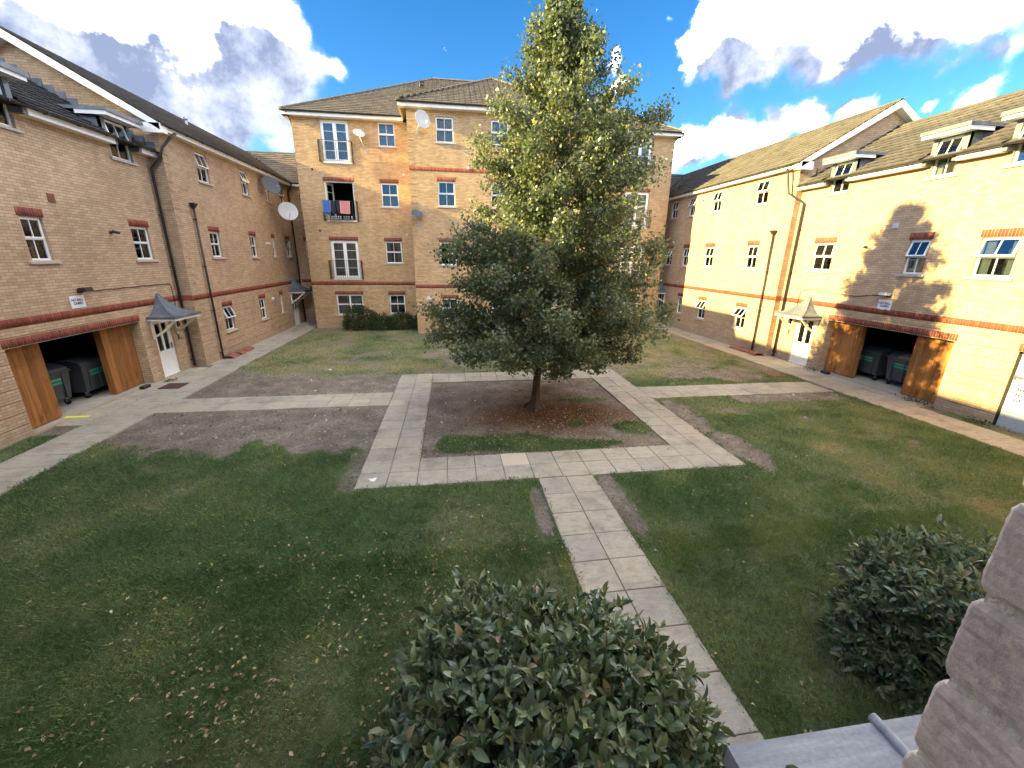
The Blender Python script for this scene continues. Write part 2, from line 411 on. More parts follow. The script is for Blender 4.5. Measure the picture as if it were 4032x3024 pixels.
def bark_mat():
    t = NT('grey_brown_bark'); f = t.noise(1, 6, .65, t.mapping((26, 26, 5)))
    t.base(t.ramp(f, [(.3, (.05, .042, .036)), (.6, (.115, .10, .085)), (.8, (.18, .165, .14))]), .92, .1); t.bump(f, .8, .02); return t.m
M_['bark'] = bark_mat()
M_['twig'] = simple('twig_bark', (.085, .062, .045), .9, .1)
M_['bin'] = simple('grey_bin_plastic', (.05, .056, .06), .5, .4, var=.1)
M_['bin_lid'] = simple('dark_grey_bin_lid', (.05, .055, .06), .5, .4)
M_['green_label'] = simple('green_label', (.05, .30, .20), .5, .3)
M_['white_label'] = simple('white_label', (.65, .68, .66), .5, .3)
M_['rubber'] = simple('black_rubber', (.02, .02, .02), .8, .2)
M_['text'] = simple('black_lettering', (.03, .03, .05), .6, .2)
M_['sign'] = simple('white_sign_face', (.72, .74, .78), .45, .4, var=.03)
M_['dish'] = simple('pale_grey_dish', (.50, .50, .50), .5, .4, var=.05)
M_['dish_dark'] = simple('dark_grey_dish', (.075, .085, .11), .5, .4, var=.1)
M_['yellow'] = simple('yellow_paint', (.70, .75, .03), .6, .3)
M_['terracotta'] = simple('red_clay_tile', (.23, .095, .065), .85, .2, var=.25)
M_['mat'] = simple('purple_brown_mat', (.085, .050, .050), .95, .05)
M_['grey_door'] = simple('grey_steel_door', (.36, .40, .44), .5, .4, var=.06, scale=2)
M_['handle'] = simple('steel_handle', (.25, .25, .26), .35, .5, .8)
M_['paper'] = simple('white_paper', (.78, .78, .78), .8, .2)
M_['moss'] = simple('moss', (.045, .06, .03), 1, .05, var=.4, scale=60)

# ------------------------------------------------------------------ building pieces
def wall(parent, name, mat, x0, x1, z0, z1, y, openings=(), grooves=(), quoin=(), reveal=.11):
    """front faces at y (outwards = -y) with recessed joints and openings (x0,x1,z0,z1)"""
    g = .020
    gz = sorted(z for z in grooves if z0 < z < z1 - .05)
    xs = {x0, x1}; zs = {z0, z1}
    for a, b, c, d in openings: xs |= {a, b}; zs |= {c, d}
    for z in gz: zs |= {z, z + g}
    qx = []
    for side, zz0, zz1 in quoin:
        w = .34; a, b = (x0, x0 + w) if side == 'a' else (x1 - w, x1)
        xs |= {a, b}
        z = zz0
        while z < zz1: qx.append((a, b, z, z + g)); zs |= {z, z + g}; z += .3
    xs = sorted(v for v in xs if x0 - 1e-6 <= v <= x1 + 1e-6); zs = sorted(v for v in zs if z0 - 1e-6 <= v <= z1 + 1e-6)
    def dedupe(l):
        o = [l[0]]
        for v in l[1:]:
            if v - o[-1] > 1e-4: o.append(v)
        return o
    xs = dedupe(xs); zs = dedupe(zs); nx, nz = len(xs) - 1, len(zs) - 1
    D = np.zeros((nx, nz))
    for i in range(nx):
        xm = (xs[i] + xs[i + 1]) / 2
        for j in range(nz):
            zm = (zs[j] + zs[j + 1]) / 2
            if any(z < zm < z + g for z in gz): D[i, j] = .026
            if any(a < xm < b and c < zm < d for a, b, c, d in qx): D[i, j] = .026
            if any(a < xm < b and c < zm < d for a, b, c, d in openings): D[i, j] = reveal + 9
    mb = MB()
    def dep(v): return v - 9 if v > 5 else v
    for i in range(nx):
        for j in range(nz):
            a, b, c, d = xs[i], xs[i + 1], zs[j], zs[j + 1]; dd = D[i, j]; yy = y + dep(dd)
            if dd < 5: mb.add([(a, yy, c), (b, yy, c), (b, yy, d), (a, yy, d)], [(0, 1, 2, 3)])
            if i + 1 < nx and D[i + 1, j] != dd:
                y2 = y + dep(D[i + 1, j]); q = [(b, yy, c), (b, y2, c), (b, y2, d), (b, yy, d)]
                mb.add(q, [(0, 1, 2, 3)] if True else [])
            if j + 1 < nz and D[i, j + 1] != dd:
                y2 = y + dep(D[i, j + 1]); mb.add([(a, yy, d), (b, yy, d), (b, y2, d), (a, y2, d)], [(0, 1, 2, 3)])
    return mb.build(name, mat, parent)

def soldier(parent, name, x0, x1, z0, y, h=.215, proud=.006):
    n = max(1, round((x1 - x0) / .075)); w = (x1 - x0) / n; V = []; F = []; A = []
    mo = len(V)
    bx = lambda a, b, c, d, e, f: [(a, c, e), (b, c, e), (b, c, f), (a, c, f), (a, d, e), (b, d, e), (b, d, f), (a, d, f)]
    fq = [(0, 1, 2, 3), (1, 5, 6, 2), (4, 0, 3, 7), (3, 2, 6, 7), (4, 5, 1, 0)]
    for i in range(n):
        a = x0 + i * w + .005; b = x0 + (i + 1) * w - .005; o = len(V)
        pr = proud + random.uniform(-.002, .002)
        V += bx(a, b, y - pr, y + .03, z0 + .004, z0 + h - .004); F += [tuple(k + o for k in q) for q in fq]; A += [random.random()] * 8
    me = np_mesh(name, V, F, M_['red'], dict(var=A), 4); o = link(name, me, parent, kind='stuff')
    m2 = MB(); m2.box(x0, x1, y - .001, y + .02, z0, z0 + h); m2.build('mortar_bed', M_['mortar'], o)
    return o

_pane_cache = {}
def pane(parent, x0, x1, z0, z1, y, mat4=None):
    k = (round(x1 - x0, 3), round(z1 - z0, 3))
    if k not in _pane_cache:
        w, h = k; m = MB(); m.box(0, w, 0, .006, 0, h); _pane_cache[k] = m.mesh('pane', M_['glass'])
    T = Matrix.Translation((x0, y, z0)); return link('pane', _pane_cache[k], parent, (mat4 @ T) if mat4 is not None else T)

def window(parent, x0, x1, z0, z1, y, tilt=0, curtain=None, lintel=True, sill=True, kind='sash', rec=.075, name='window'):
    """uPVC window: fixed lower light and a top-hung upper sash, 2x2 panes"""
    w = x1 - x0; h = z1 - z0; f = .05; zm = h * .5
    T = Matrix.Translation((x0, y + rec, z0))
    m = MB()
    m.box(0, f, 0, .06, 0, h); m.box(w - f, w, 0, .06, 0, h); m.box(f, w - f, .0, .06, 0, f); m.box(f, w - f, 0, .06, h - f, h)
    m.box(f, w - f, .001, .059, zm - .025, zm + .025)
    cols = 2
    if kind == 'twin': m.box(w / 2 - .035, w / 2 + .035, -.001, .061, f, h - f)
    else: m.box(w / 2 - .011, w / 2 + .011, .012, .05, f, zm - .025)
    W = m.build(name, M_['upvc'], parent, T)
    bw = .035 if kind == 'twin' else .011
    for a, b in ((f, w / 2 - bw), (w / 2 + bw, w - f)): pane(W, a, b, f, zm - .025, .028)
    # upper sash
    s = MB(); sw0, sw1, sz0, sz1 = f - .018, w - f + .018, zm + .01, h - f + .018
    hh = sz1 - sz0; ww = sw1 - sw0; g = .042
    s.box(0, g, 0, .05, -hh, 0); s.box(ww - g, ww, 0, .05, -hh, 0); s.box(g, ww - g, 0, .05, -g, 0); s.box(g, ww - g, 0, .05, -hh, -hh + g)
    if kind == 'twin': s.box(ww / 2 - .045, ww / 2 + .045, -.001, .051, -hh + g, -g)
    else: s.box(ww / 2 - .011, ww / 2 + .011, .01, .04, -hh + g, -g)
    S = s.build('sash', M_['upvc'], W, Matrix.Translation((sw0, -.02, sz1)) @ Matrix.Rotation(-tilt, 4, 'X'))
    Ms = Matrix.Translation((sw0, -.02, sz1)) @ Matrix.Rotation(-tilt, 4, 'X')
    b2 = .045 if kind == 'twin' else .011
    for a, b in ((g, ww / 2 - b2), (ww / 2 + b2, ww - g)): pane(W, a, b, -hh + g, -g, .022, Ms)
    if curtain:
        c = MB(); n = 14; V = []
        part = curtain[1] if isinstance(curtain, tuple) else 'full'; cm = curtain[0] if isinstance(curtain, tuple) else curtain
        spans = [(f * .6, w - f * .6)] if part == 'full' else [(f * .6, w * .30), (w * .70, w - f * .6)]
        for a, b in spans:
            P = [(a + (b - a) * i / n, .12 + .018 * math.sin(i * 2.1), 0) for i in range(n + 1)]
            v = [(p[0], p[1], .03) for p in P] + [(p[0], p[1], h - .03) for p in P]
            c.add(v, [(i, i + 1, n + 2 + i, n + 1 + i) for i in range(n)], 0, True)
        c.build('curtain', M_[cm], W)
    if sill:
        q = MB(); e = .11
        q.add([(-e, -rec - .06, -.085), (w + e, -rec - .06, -.085), (w + e, -rec + .02, -.085), (-e, -rec + .02, -.085),
               (-e, -rec - .06, -.02), (w + e, -rec - .06, -.02), (w + e, .0, -.001), (-e, .0, -.001)],
              [(0, 3, 2, 1), (4, 5, 6, 7), (0, 1, 5, 4), (1, 2, 6, 5), (2, 3, 7, 6), (3, 0, 4, 7)])
        q.build('sill', M_['sill'], W)
    if lintel: soldier(parent, 'lintel', x0 - .05, x1 + .05, z1 + .002, y)
    return W

def french(parent, x0, x1, z0, z1, y, open_=False, balcony=True, curtain=None, rec=.075):
    w = x1 - x0; h = z1 - z0; f = .06; T = Matrix.Translation((x0, y + rec, z0))
    m = MB(); m.box(0, f, 0, .07, 0, h); m.box(w - f, w, 0, .07, 0, h); m.box(f, w - f, 0, .07, 0, .05); m.box(f, w - f, 0, .07, h - f, h)
    W = m.build('french_door', M_['upvc'], parent, T)
    lw = (w - 2 * f) / 2
    for k in (0, 1):
        g = .095; l = MB(); hh = h - f - .05
        l.box(0, g, 0, .055, 0, hh); l.box(lw - g, lw, 0, .055, 0, hh); l.box(g, lw - g, 0, .055, 0, .12); l.box(g, lw - g, 0, .055, hh - g, hh)
        hs = [hh * .28, hh * .52, hh * .76] if not open_ else [hh * .28, hh * .52, hh * .76]
        for q in hs: l.box(g, lw - g, .01, .045, q - .011, q + .011)
        A = Matrix.Translation((f + k * lw, -.012, .05))
        if open_:
            if k == 0: A = Matrix.Translation((f, .07, .05)) @ Matrix.Rotation(R(72), 4, 'Z')
            else: A = Matrix.Translation((w - f, .07, .05)) @ Matrix.Rotation(R(-88), 4, 'Z') @ Matrix.Translation((-lw, 0, 0))
        l.build('door_leaf', M_['upvc'], W, A)
        zs = [.12] + hs + [hh - g]
        for a, b in zip(zs[:-1], zs[1:]): pane(W, g, lw - g, a + .011, b - .011, .024, A)
    if curtain:
        c = MB(); n = 30
        v = [(f + (w - 2 * f) * i / n, .14 + .02 * math.sin(i * 1.9), zz) for zz in (.05, h - .06) for i in range(n + 1)]
        c.add(v, [(i, i + 1, n + 2 + i, n + 1 + i) for i in range(n)], 0, True); c.build('curtain', M_[curtain], W)
    q = MB(); q.box(-.03, w + .03, -.115, 0, -.055, -.002); q.build('threshold', M_['upvc'], W)
    if balcony:
        B = MB(); e = .14; p = -rec - .26; z1_ = 1.06; z0_ = -.03; t = .03
        B.bar((-e, p, z1_), (w + e, p, z1_), .045, .022); B.bar((-e, p, z0_ + .08), (w + e, p, z0_ + .08), .03, .018)
        for x in (-e, w + e):
            B.bar((x, p, z1_), (x, -rec, z1_), .03); B.bar((x, p, z0_ + .08), (x, -rec, z0_ + .08), .03)
            B.bar((x, p, z0_), (x, p, z1_), .03); B.bar((x, -rec - .02, z0_), (x, -rec - .02, z1_), .03)
            B.bar((x, (p - rec) / 2, z0_ + .08), (x, (p - rec) / 2, z1_), .014)
            for zz in (z0_ + .06, .5, z1_ - .05): B.box(x - .03, x + .03, -rec - .05, -rec, zz - .03, zz + .03)
        R_ = B.build('balcony_rail', M_['iron'], W)
        nb = 15; bm_ = MB(); bm_.bar((0, 0, 0), (0, 0, z1_ - z0_ - .09), .014); bme = bm_.mesh('baluster', M_['iron'])
        for i in range(1, nb):
            link('baluster', bme, W, Matrix.Translation((-e + (w + 2 * e) * i / nb, p, z0_ + .08)))
    return W

def tile_geom(w=.30, L=.40):
    # one interlocking tile in (u, v, n): two shallow rolls
    us = [0, .05, .10, .15, .20, .25, .30]; ns = [.006, .022, .006, .004, .006, .022, .008]
    V = []; 
    for v_, lift in ((0, .062), (L, .004)):
        for u_, n_ in zip(us, ns): V.append((u_ * w / .30, v_, n_ + lift))
    k = len(us)
    for u_ in us: V.append((u_ * w / .30, 0.004, .034))
    F = [(i, i + 1, k + i + 1, k + i) for i in range(k - 1)] + [(2 * k + i, 2 * k + i + 1, i + 1, i) for i in range(k - 1)]
    return np.array(V), F

def tiles(roof, origin, ud, vd, nu, nv, inside, mat, n_obj=0, w=.30, g=.33, near=None):
    ud = Vector(ud).normalized(); vd = Vector(vd).normalized(); nd = ud.cross(vd).normalized()
    TV, TF = tile_geom(w); origin = Vector(origin)
    cells = []
    for j in range(nv):
        for i in range(nu):
            c = origin + ud * ((i + .5) * w) + vd * ((j + .5) * g)
            if inside(c): cells.append((i, j, c))
    objs = []
    if n_obj:
        cells.sort(key=lambda c: near(c[2])); objs = cells[:n_obj]; cells = cells[n_obj:]
        me = bpy.data.meshes.new('roof_tile'); me.from_pydata([tuple(v) for v in TV], [], TF); me.materials.append(mat); me.update()
        B = Matrix((ud, vd, nd)).transposed().to_4x4()
        for i, j, c in objs:
            X = B.copy(); X.translation = origin + ud * (i * w) + vd * (j * g) + nd * random.uniform(0, .006)
            link('roof_tile', me, roof, X @ Matrix.Rotation(random.uniform(-.008, .008), 4, 'Z'))
    if cells:
        C = np.array([[i * w, j * g] for i, j, c in cells]); n = len(C)
        P = np.repeat(TV[None], n, 0); P[:, :, 0] += C[:, 0:1]; P[:, :, 1] += C[:, 1:2]; P[:, :, 2] += rng.uniform(0, .006, (n, 1))
        Bm = np.array([list(ud), list(vd), list(nd)]); P = P.reshape(-1, 3) @ Bm + np.array(origin)
        F = (np.array(TF)[None] + (np.arange(n) * len(TV))[:, None, None]).reshape(-1, 4)
        me = np_mesh('roof_tiles', P, F, mat, dict(var=np.repeat(rng.random(n), len(TV))), 4)
        link('roof_tiles', me, roof, kind='stuff')

def ridge_caps(roof, a, b, mat, r_=.12, L=.42):
    a = Vector(a); b = Vector(b); n = max(1, int((b - a).length / L)); m = MB()
    for i in range(n):
        p = a.lerp(b, i / n); q = a.lerp(b, (i + 1) / n); t = (q - p).normalized(); x = t.cross(Vector((0, 0, 1))).normalized(); u = x.cross(t)
        V = []
        for s_, c in ((0, p), (1, q - t * .008)):
            for k in range(6):
                an = math.pi * k / 5; rr_ = r_ * (1.0 if s_ == 0 else .93)
                V.append(c + x * math.cos(an) * rr_ + u * (math.sin(an) * rr_ * .8 - .01))
        m.add(V, [(k, k + 1, 6 + k + 1, 6 + k) for k in range(5)] + [(5, 4, 3, 2, 1, 0)])
    return m.build('ridge_tiles', mat, roof, kind='stuff')

def gutter(parent, x0, x1, y, z, name='gutter'):
    m = MB(); n = 6
    V = []
    for x in (x0, x1):
        for k in range(n + 1):
            a = math.pi * k / n; V.append((x, y + .055 * math.cos(a), z - .05 * math.sin(a)))
        for k in range(n + 1):
            a = math.pi * (n - k) / n; V.append((x, y + .048 * math.cos(a), z + .002 - .043 * math.sin(a)))
    k = 2 * (n + 1)
    F = [(i, (i + 1) % k, k + (i + 1) % k, k + i) for i in range(k)]
    m.add(V, F, 0, False)
    x = x0 + .5
    while x < x1: m.box(x - .015, x + .015, y - .058, y + .07, z - .055, z + .004); x += 1.0
    return m.build(name, M_['black'], parent)

def downpipe(parent, pts, r_=.034, mat='black', brackets=True):
    m = MB(); m.tube(pts, r_, 10); o = m.build('downpipe', M_[mat], parent)
    a = Vector(pts[-1]); b = Vector(pts[-2]); z0, z1 = min(a.z, b.z), max(a.z, b.z); q = MB(); z = z0 + .25
    while z < z1:
        q.lathe([(r_ + .001, z - .03), (r_ + .012, z - .028), (r_ + .012, z + .028), (r_ + .001, z + .03)], (a.x, a.y, 0), 10)
        q.box(a.x - .06, a.x + .06, a.y + r_, a.y + .075, z - .012, z + .012); z += 1.8
    q.build('pipe_bracket', M_[mat], o); return o

def hopper(parent, x, y, z):
    m = MB(); m.add([(x - .06, y - .05, z), (x + .06, y - .05, z), (x + .06, y + .05, z), (x - .06, y + .05, z),
                     (x - .13, y - .11, z + .13), (x + .13, y - .11, z + .13), (x + .13, y + .06, z + .13), (x - .13, y + .06, z + .13)],
                    [(0, 3, 2, 1), (4, 5, 6, 7), (0, 1, 5, 4), (1, 2, 6, 5), (2, 3, 7, 6), (3, 0, 4, 7)])
    m.box(x - .14, x + .14, y - .12, y + .065, z + .13, z + .17)
    return m.build('hopper', M_['black'], parent)

def canopy(parent, cx, z0, w=1.5, d=.9, hgt=.80, y=0.0):
    """lead bell canopy on two timber brackets"""
    m = MB(); n = 12; V = []; rings = []
    for i in range(n + 1):
        s_ = i / n; zz = z0 + .09 + hgt * (1 - s_) ** 2.1; ww = w / 2 * (s_ * .95 + .05 if i else .03); dd = d * (s_ * .96 + .04 if i else .03)
        V += [(cx - ww, y - .004, zz), (cx - ww, y - dd, zz), (cx + ww, y - dd, zz), (cx + ww, y - .004, zz)]
    F = []
    for i in range(n):
        for k in range(3): F.append((i * 4 + k, (i + 1) * 4 + k, (i + 1) * 4 + k + 1, i * 4 + k + 1))
    F.append((0, 1, 2, 3))
    m.add(V, F, 0, False)
    m.box(cx - w / 2 - .01, cx + w / 2 + .01, y - d - .01, y - .003, z0 + .02, z0 + .092)
    C = m.build('door_canopy', M_['lead'], parent)
    for sx in (-1, 1):
        r_ = MB(); pts = []
        for i in range(n + 1):
            s_ = i / n; zz = z0 + .095 + hgt * (1 - s_) ** 2.1; ww = w / 2 * (s_ * .95 + .05 if i else .03); dd = d * (s_ * .96 + .04 if i else .03)
            pts.append((cx + sx * ww, y - dd, zz))
        r_.tube(pts, .016, 6); r_.build('lead_roll', M_['lead'], C)
    b = MB(); b.box(cx - w / 2 + .02, cx + w / 2 - .02, y - d + .02, y - .004, z0 - .05, z0 + .02); b.build('soffit_board', M_['white'], C)
    for sx in (-1, 1):
        x = cx + sx * (w / 2 - .16); k = MB()
        k.box(x - .035, x + .035, y - .07, y - .003, z0 - .72, z0 - .052)
        pts = []
        for i in range(8):
            t_ = i / 7; pts.append((x, y - .06 - (d - .22) * t_, z0 - .60 + .52 * (t_ ** 1.35)))
        for p, q in zip(pts[:-1], pts[1:]): k.bar(p, q, .05, .07)
        k.build('canopy_bracket', M_['cream'], C)
    return C

def front_door(parent, x0, x1, y, h=2.07, mirror=False, mat='white'):
    w = x1 - x0; T = Matrix.Translation((x0, y + .06, 0.03)); f = .05
    m = MB(); m.box(0, f, 0, .07, 0, h); m.box(w - f, w, 0, .07, 0, h); m.box(f, w - f, 0, .07, h - f, h); m.box(0, w, -.03, .07, -.03, 0)
    D = m.build('front_door', M_['white'], parent, T)
    l = MB(); a, b = f + .004, w - f - .004; st = .12; g0 = .92; g1 = h - .17; mid = (a + b) / 2; cw = .05
    l.box(a, a + st, .012, .057, 0, h - f); l.box(b - st, b, .012, .057, 0, h - f); l.box(a + st, b - st, .012, .057, 0, .2)
    l.box(a + st, b - st, .012, .057, g0 - .14, g0); l.box(a + st, b - st, .012, .057, g1, h - f); l.box(mid - cw, mid + cw, .012, .057, .2, g0 - .14); l.box(mid - cw, mid + cw, .012, .057, g0, g1)
    for p, q in ((a + st, mid - cw), (mid + cw, b - st)):
        l.box(p, q, .03, .05, .2, g0 - .14)
    l.build('door_leaf', M_['white'], D)
    for p, q in ((a + st, mid - cw), (mid + cw, b - st)): pane(D, p, q, g0, g1, .03)
    hx = (b - .06) if not mirror else (a + .06); k = MB(); k.box(hx - .018, hx + .018, -.015, .012, .93, 1.13); k.bar((hx, -.04, 1.06), (hx - .1 if not mirror else hx + .1, -.04, 1.06), .018); k.build('door_handle', M_['handle'], D)
    return D

def store_leaf(parent, x0, x1, y, z1, ang=0, hinge=None, th=.06):
    w = x1 - x0; n = max(3, round(w / .145)); pw = w / n; hx = hinge if hinge is not None else x0
    A = Matrix.Translation((hx, y, .02)) @ Matrix.Rotation(ang, 4, 'Z') @ Matrix.Translation((x0 - hx, 0, 0))
    m = MB()
    for z in (.18, z1 * .5, z1 - .28): m.box(.02, w - .02, .025, th + .03, z, z + .12)
    m.box(.0, .07, .03, th + .07, .0, z1 - .03); m.box(w - .07, w, .03, th + .07, .0, z1 - .03)
    L_ = m.build('store_door', M_['wood'], parent, A)
    for i in range(n):
        p = MB(); q = random.uniform(-.003, .003); p.box(i * pw + .003, (i + 1) * pw - .003, q, .024, random.uniform(0, .008), z1 - .02)
        p.build('plank', M_['wood'], L_)
    return L_

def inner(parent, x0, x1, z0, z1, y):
    m = MB(); m.box(x0, x1, y, y + .05, z0, z1); return m.build('dark_backing', M_['dark_room'], parent)  # dark sheet close behind the windows, unlit room depth put into its colour

GRV = [.30 + .3 * k for k in range(8)]

# ------------------------------------------------------------------ near wings (two storeys with half-dormers)
def near_wing(side):
    left = side == 'L'
    X0 = -10.514 if left else 15.144
    s = 1 if left else -1
    root = empty('apartment_building', (X0, 0, 0), R(90) if left else R(-90),
                 'low buff brick wing on the left with half dormers and an open bin store' if left else
                 'sunlit low brick wing on the right with bin store and tree shadow', 'building')
    ya, yb = .19, (17.97 if left else 17.49)      # world Y range
    def X(a, b): return (a, b) if left else (-b, -a)
    dz = 0.0
    ze = 7.62 if left else 7.30                   # underside of fascia
    x0, x1 = X(ya, yb)
    if left:
        mids = [(9.0, 9.85, 0, None), (12.48, 13.11, 0, ('net', 'full')), (16.2, 17.06, 0, ('curtain', 'sides'))]; dorm = [(9.0, 9.85, R(8)), (12.48, 13.15, R(0)), (16.2, 17.12, R(12))]
        door = (16.12, 17.08); gar = (11.1, 15.53); zm0, zm1, zd0, zd1 = 4.17, 5.23, 7.28, 8.36
        vents = [(13.54, 5.75)]; extra = None; lint_z = 2.17; band = 2.63
    else:
        mids = [(15.3, 16.25, R(7), None), (11.84, 12.48, R(15), ('teal_curtain', 'full')), (9.62, 10.53, R(15), ('curtain', 'sides')), (6.2, 6.9, 0, None)]
        dorm = [(15.29, 16.10, R(14)), (11.76, 12.46, R(16)), (9.62, 10.45, R(14)), (6.2, 6.9, 0)]
        door = (15.36, 16.36); gar = (10.35, 14.78); zm0, zm1, zd0, zd1 = 4.03, 5.11, 6.98, 8.06
        vents = []; extra = (7.75, 8.85); lint_z = 2.12; band = 2.60
    ops = []
    for a, b, *_ in mids: p, q = X(a, b); ops.append((p, q, zm0, zm1))
    for a, b, *_ in dorm: p, q = X(a, b); ops.append((p, q, zd0, ze + .02))
    dA, dB = X(*door); ops.append((dA, dB, 0, 2.1)); gA, gB = X(*gar); ops.append((gA, gB, 0, lint_z))
    if extra: eA, eB = X(*extra); ops.append((eA, eB, 0, 2.14))
    wall(root, 'wall', M_['brick'], x0, x1, -.1, ze + .02, 0, ops, GRV, [], .12)
    # garage jambs deeper
    for gx in (gA, gB):
        m = MB(); ss = 1 if gx == gA else -1
        z = 0
        while z < lint_z - .01:
            zt_ = min(z + .285, lint_z - .002); m.box(gx - (.10 if ss > 0 else .001), gx + (.001 if ss > 0 else .10), .121, .42, z, zt_); z += .3
        m.box(gx - (.09 if ss > 0 else -.005), gx + (-.005 if ss > 0 else .09), .121, .41, 0, lint_z - .004)
        m.build('door_jamb', M_['brick'], root)
    # store interior
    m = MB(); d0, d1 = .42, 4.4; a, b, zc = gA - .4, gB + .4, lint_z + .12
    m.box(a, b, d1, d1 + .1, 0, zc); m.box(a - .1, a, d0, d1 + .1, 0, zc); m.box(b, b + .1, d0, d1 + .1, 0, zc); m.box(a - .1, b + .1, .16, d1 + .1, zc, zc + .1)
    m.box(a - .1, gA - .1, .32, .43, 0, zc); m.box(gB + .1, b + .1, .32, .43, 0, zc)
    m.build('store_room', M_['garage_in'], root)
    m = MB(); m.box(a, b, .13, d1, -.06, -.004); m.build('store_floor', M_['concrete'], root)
    if left:
        store_leaf(root, 11.22, 12.28, .30, lint_z - .01); store_leaf(root, 14.25, 15.52, .30, lint_z - .01, 0, None, .12)
    else:
        store_leaf(root, -14.77, -13.52, .30, lint_z - .01, 0, None, .10); store_leaf(root, -11.6, -10.5, .26, lint_z - .01)
    m = MB(); m.box(gA - .02, gB + .02, .004, .14, lint_z - .012, lint_z + .004); m.build('steel_lintel', M_['galv'], root)
    soldier(root, 'lintel', gA - .05, gB + .05, lint_z + .006, 0, .21)
    soldier(root, 'soldier_course', x0, x1, band, 0, .205, .012)
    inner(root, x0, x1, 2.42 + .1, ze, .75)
    m = MB(); m.box(dA - .1, dB + .1, .8, .85, 0, 2.2)
    m.build('dark_backing', M_['dark_room'], root)
    for k_, (a, b, tl, cu) in enumerate(mids): p, q = X(a, b); window(root, p, q, zm0, zm1, 0, tl, cu, kind='sash')
    front_door(root, dA, dB, 0, 2.07, mirror=not left)
    canopy(root, (dA + dB) / 2 + (.06 if left else -.02) * 1, 2.16 if left else 2.12, 1.55, .92, .74)
    # entry lamp beside the door
    lx = dB + .28 if left else dA - .28
    m = MB(); m.lathe([(.0, -.1), (.05, -.1), (.065, .0), (.05, .1), (.0, .11)], (lx, -.09, 1.80), 10); m.box(lx - .03, lx + .03, -.06, -.002, 1.74, 1.9); m.build('entry_lamp', M_['iron'], root)
    m = MB(); m.box(lx - .05, lx + .05, -.03, -.002, 1.22, 1.42); m.build('entry_phone', M_['handle'], root)
    # roof
    eave = ze + .17; yr = 3.9; sl = .575; zr = eave + (yr + .28) * sl
    xa, xb = (x0 - .02, x1 + .0)
    m = MB(); bk = 2 * yr + .28
    m.add([(xa, -.28, eave), (xb, -.28, eave), (xb, yr, zr), (xa, yr, zr), (xa, bk, eave), (xb, bk, eave)], [(0, 1, 2, 3), (3, 2, 5, 4), (0, 3, 4), (1, 5, 2), (0, 4, 5, 1)])
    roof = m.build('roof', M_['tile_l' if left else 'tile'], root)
    cv = Vector((0, 1, sl)).normalized()
    dors = [X(a, b) for a, b, *_ in dorm]; dtop = zd1 + .12
    def ins(c):
        for a, b in dors:
            if a - .16 < c.x < b + .16 and c.z < dtop + .02: return False
        return xa < c.x < xb and c.z < zr
    L_ = (yr + .28) * math.hypot(1, sl)
    tx0 = max(x0, 8.3) if left else x0
    txn = (x1 - tx0) if left else (-6.5 - x0)
    near = lambda c: abs(c.x)
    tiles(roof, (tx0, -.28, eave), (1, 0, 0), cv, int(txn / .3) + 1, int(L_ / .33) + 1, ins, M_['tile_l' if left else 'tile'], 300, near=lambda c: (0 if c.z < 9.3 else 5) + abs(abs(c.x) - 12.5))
    ridge_caps(roof, (xa, yr, zr), (xb, yr, zr), M_['tile_l' if left else 'tile'])
    m = MB(); m.box(x0, x1, 7.7, 7.8, 0, eave); m.box(x0, x0 + .1, .13, 7.7, 0, eave); m.build('back_wall', M_['brick'], root)
    # fascia in lengths between the dormers, continuous gutter
    cuts = sorted(dors); segs = []; c0 = x0
    for a, b in cuts: segs.append((c0, a - .12)); c0 = b + .12
    segs.append((c0, x1))
    m = MB()
    for a, b in segs:
        if b > a: m.box(a, b, -.26, -.225, ze, ze + .16); m.box(a, b, -.225, -.002, ze, ze + .02)
    m.build('fascia', M_['white'], root)
    for a, b in cuts:
        for u0, u1 in ((a - .12, a - .004), (b + .004, b + .12)):
            m = MB(); m.box(u0, u1, -.25, -.002, ze + .01, ze + .15); m.build('lead_apron', M_['lead'], root)
    gutter(root, x0, x1, -.35, ze + .18)
    # dormers
    for (a, b, tl) in dorm:
        p, q = X(a, b); E = .14
        yb_ = (zd1 + .1 - eave) / sl - .28
        m = MB(); m.box(p - .32, q + .32, -.33, yb_ + .5, zd1 + .131, zd1 + .22); D = m.build('dormer', M_['lead'], root)
        m = MB(); m.box(p - .33, q + .33, -.345, -.331, zd1 + .12, zd1 + .235); m.build('drip_edge', M_['lead'], D)
        for xa_, xb_, xx in ((p - E, p - .001, p - E), (q + .001, q + E, q + E - .03)):
            m = MB(); m.box(xa_, xb_, -.001, .1, ze - .0, zd1 + .02)
            m.add([(xx, .0, ze + .05), (xx + .03, .0, ze + .05), (xx + .03, .0, zd1 + .02), (xx, .0, zd1 + .02), (xx, yb_ + .3, zd1 + .02), (xx + .03, yb_ + .3, zd1 + .02)],
                  [(0, 1, 2, 3), (0, 3, 4), (1, 5, 2), (3, 2, 5, 4), (0, 4, 5, 1)])
            m.build('dormer_cheek', M_['lead'], D)
        m = MB(); m.box(p - .30, q + .30, -.30, .02, zd1 + .02, zd1 + .13); m.box(p - .30, p - .27, .02, .55, zd1 + .02, zd1 + .13); m.box(q + .27, q + .30, .02, .55, zd1 + .02, zd1 + .13); m.build('dormer_fascia', M_['white'], D)
        m = MB(); m.box(p - .02, q + .02, .62, .66, zd0 - .1, zd1 + .1); m.build('dark_backing', M_['dark_room'], D)
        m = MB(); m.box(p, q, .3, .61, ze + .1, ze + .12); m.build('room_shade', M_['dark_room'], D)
        window(root, p, q, zd0, zd1, 0, tl, ('net', 'sides') if (not left and a > 11) else None, lintel=False)
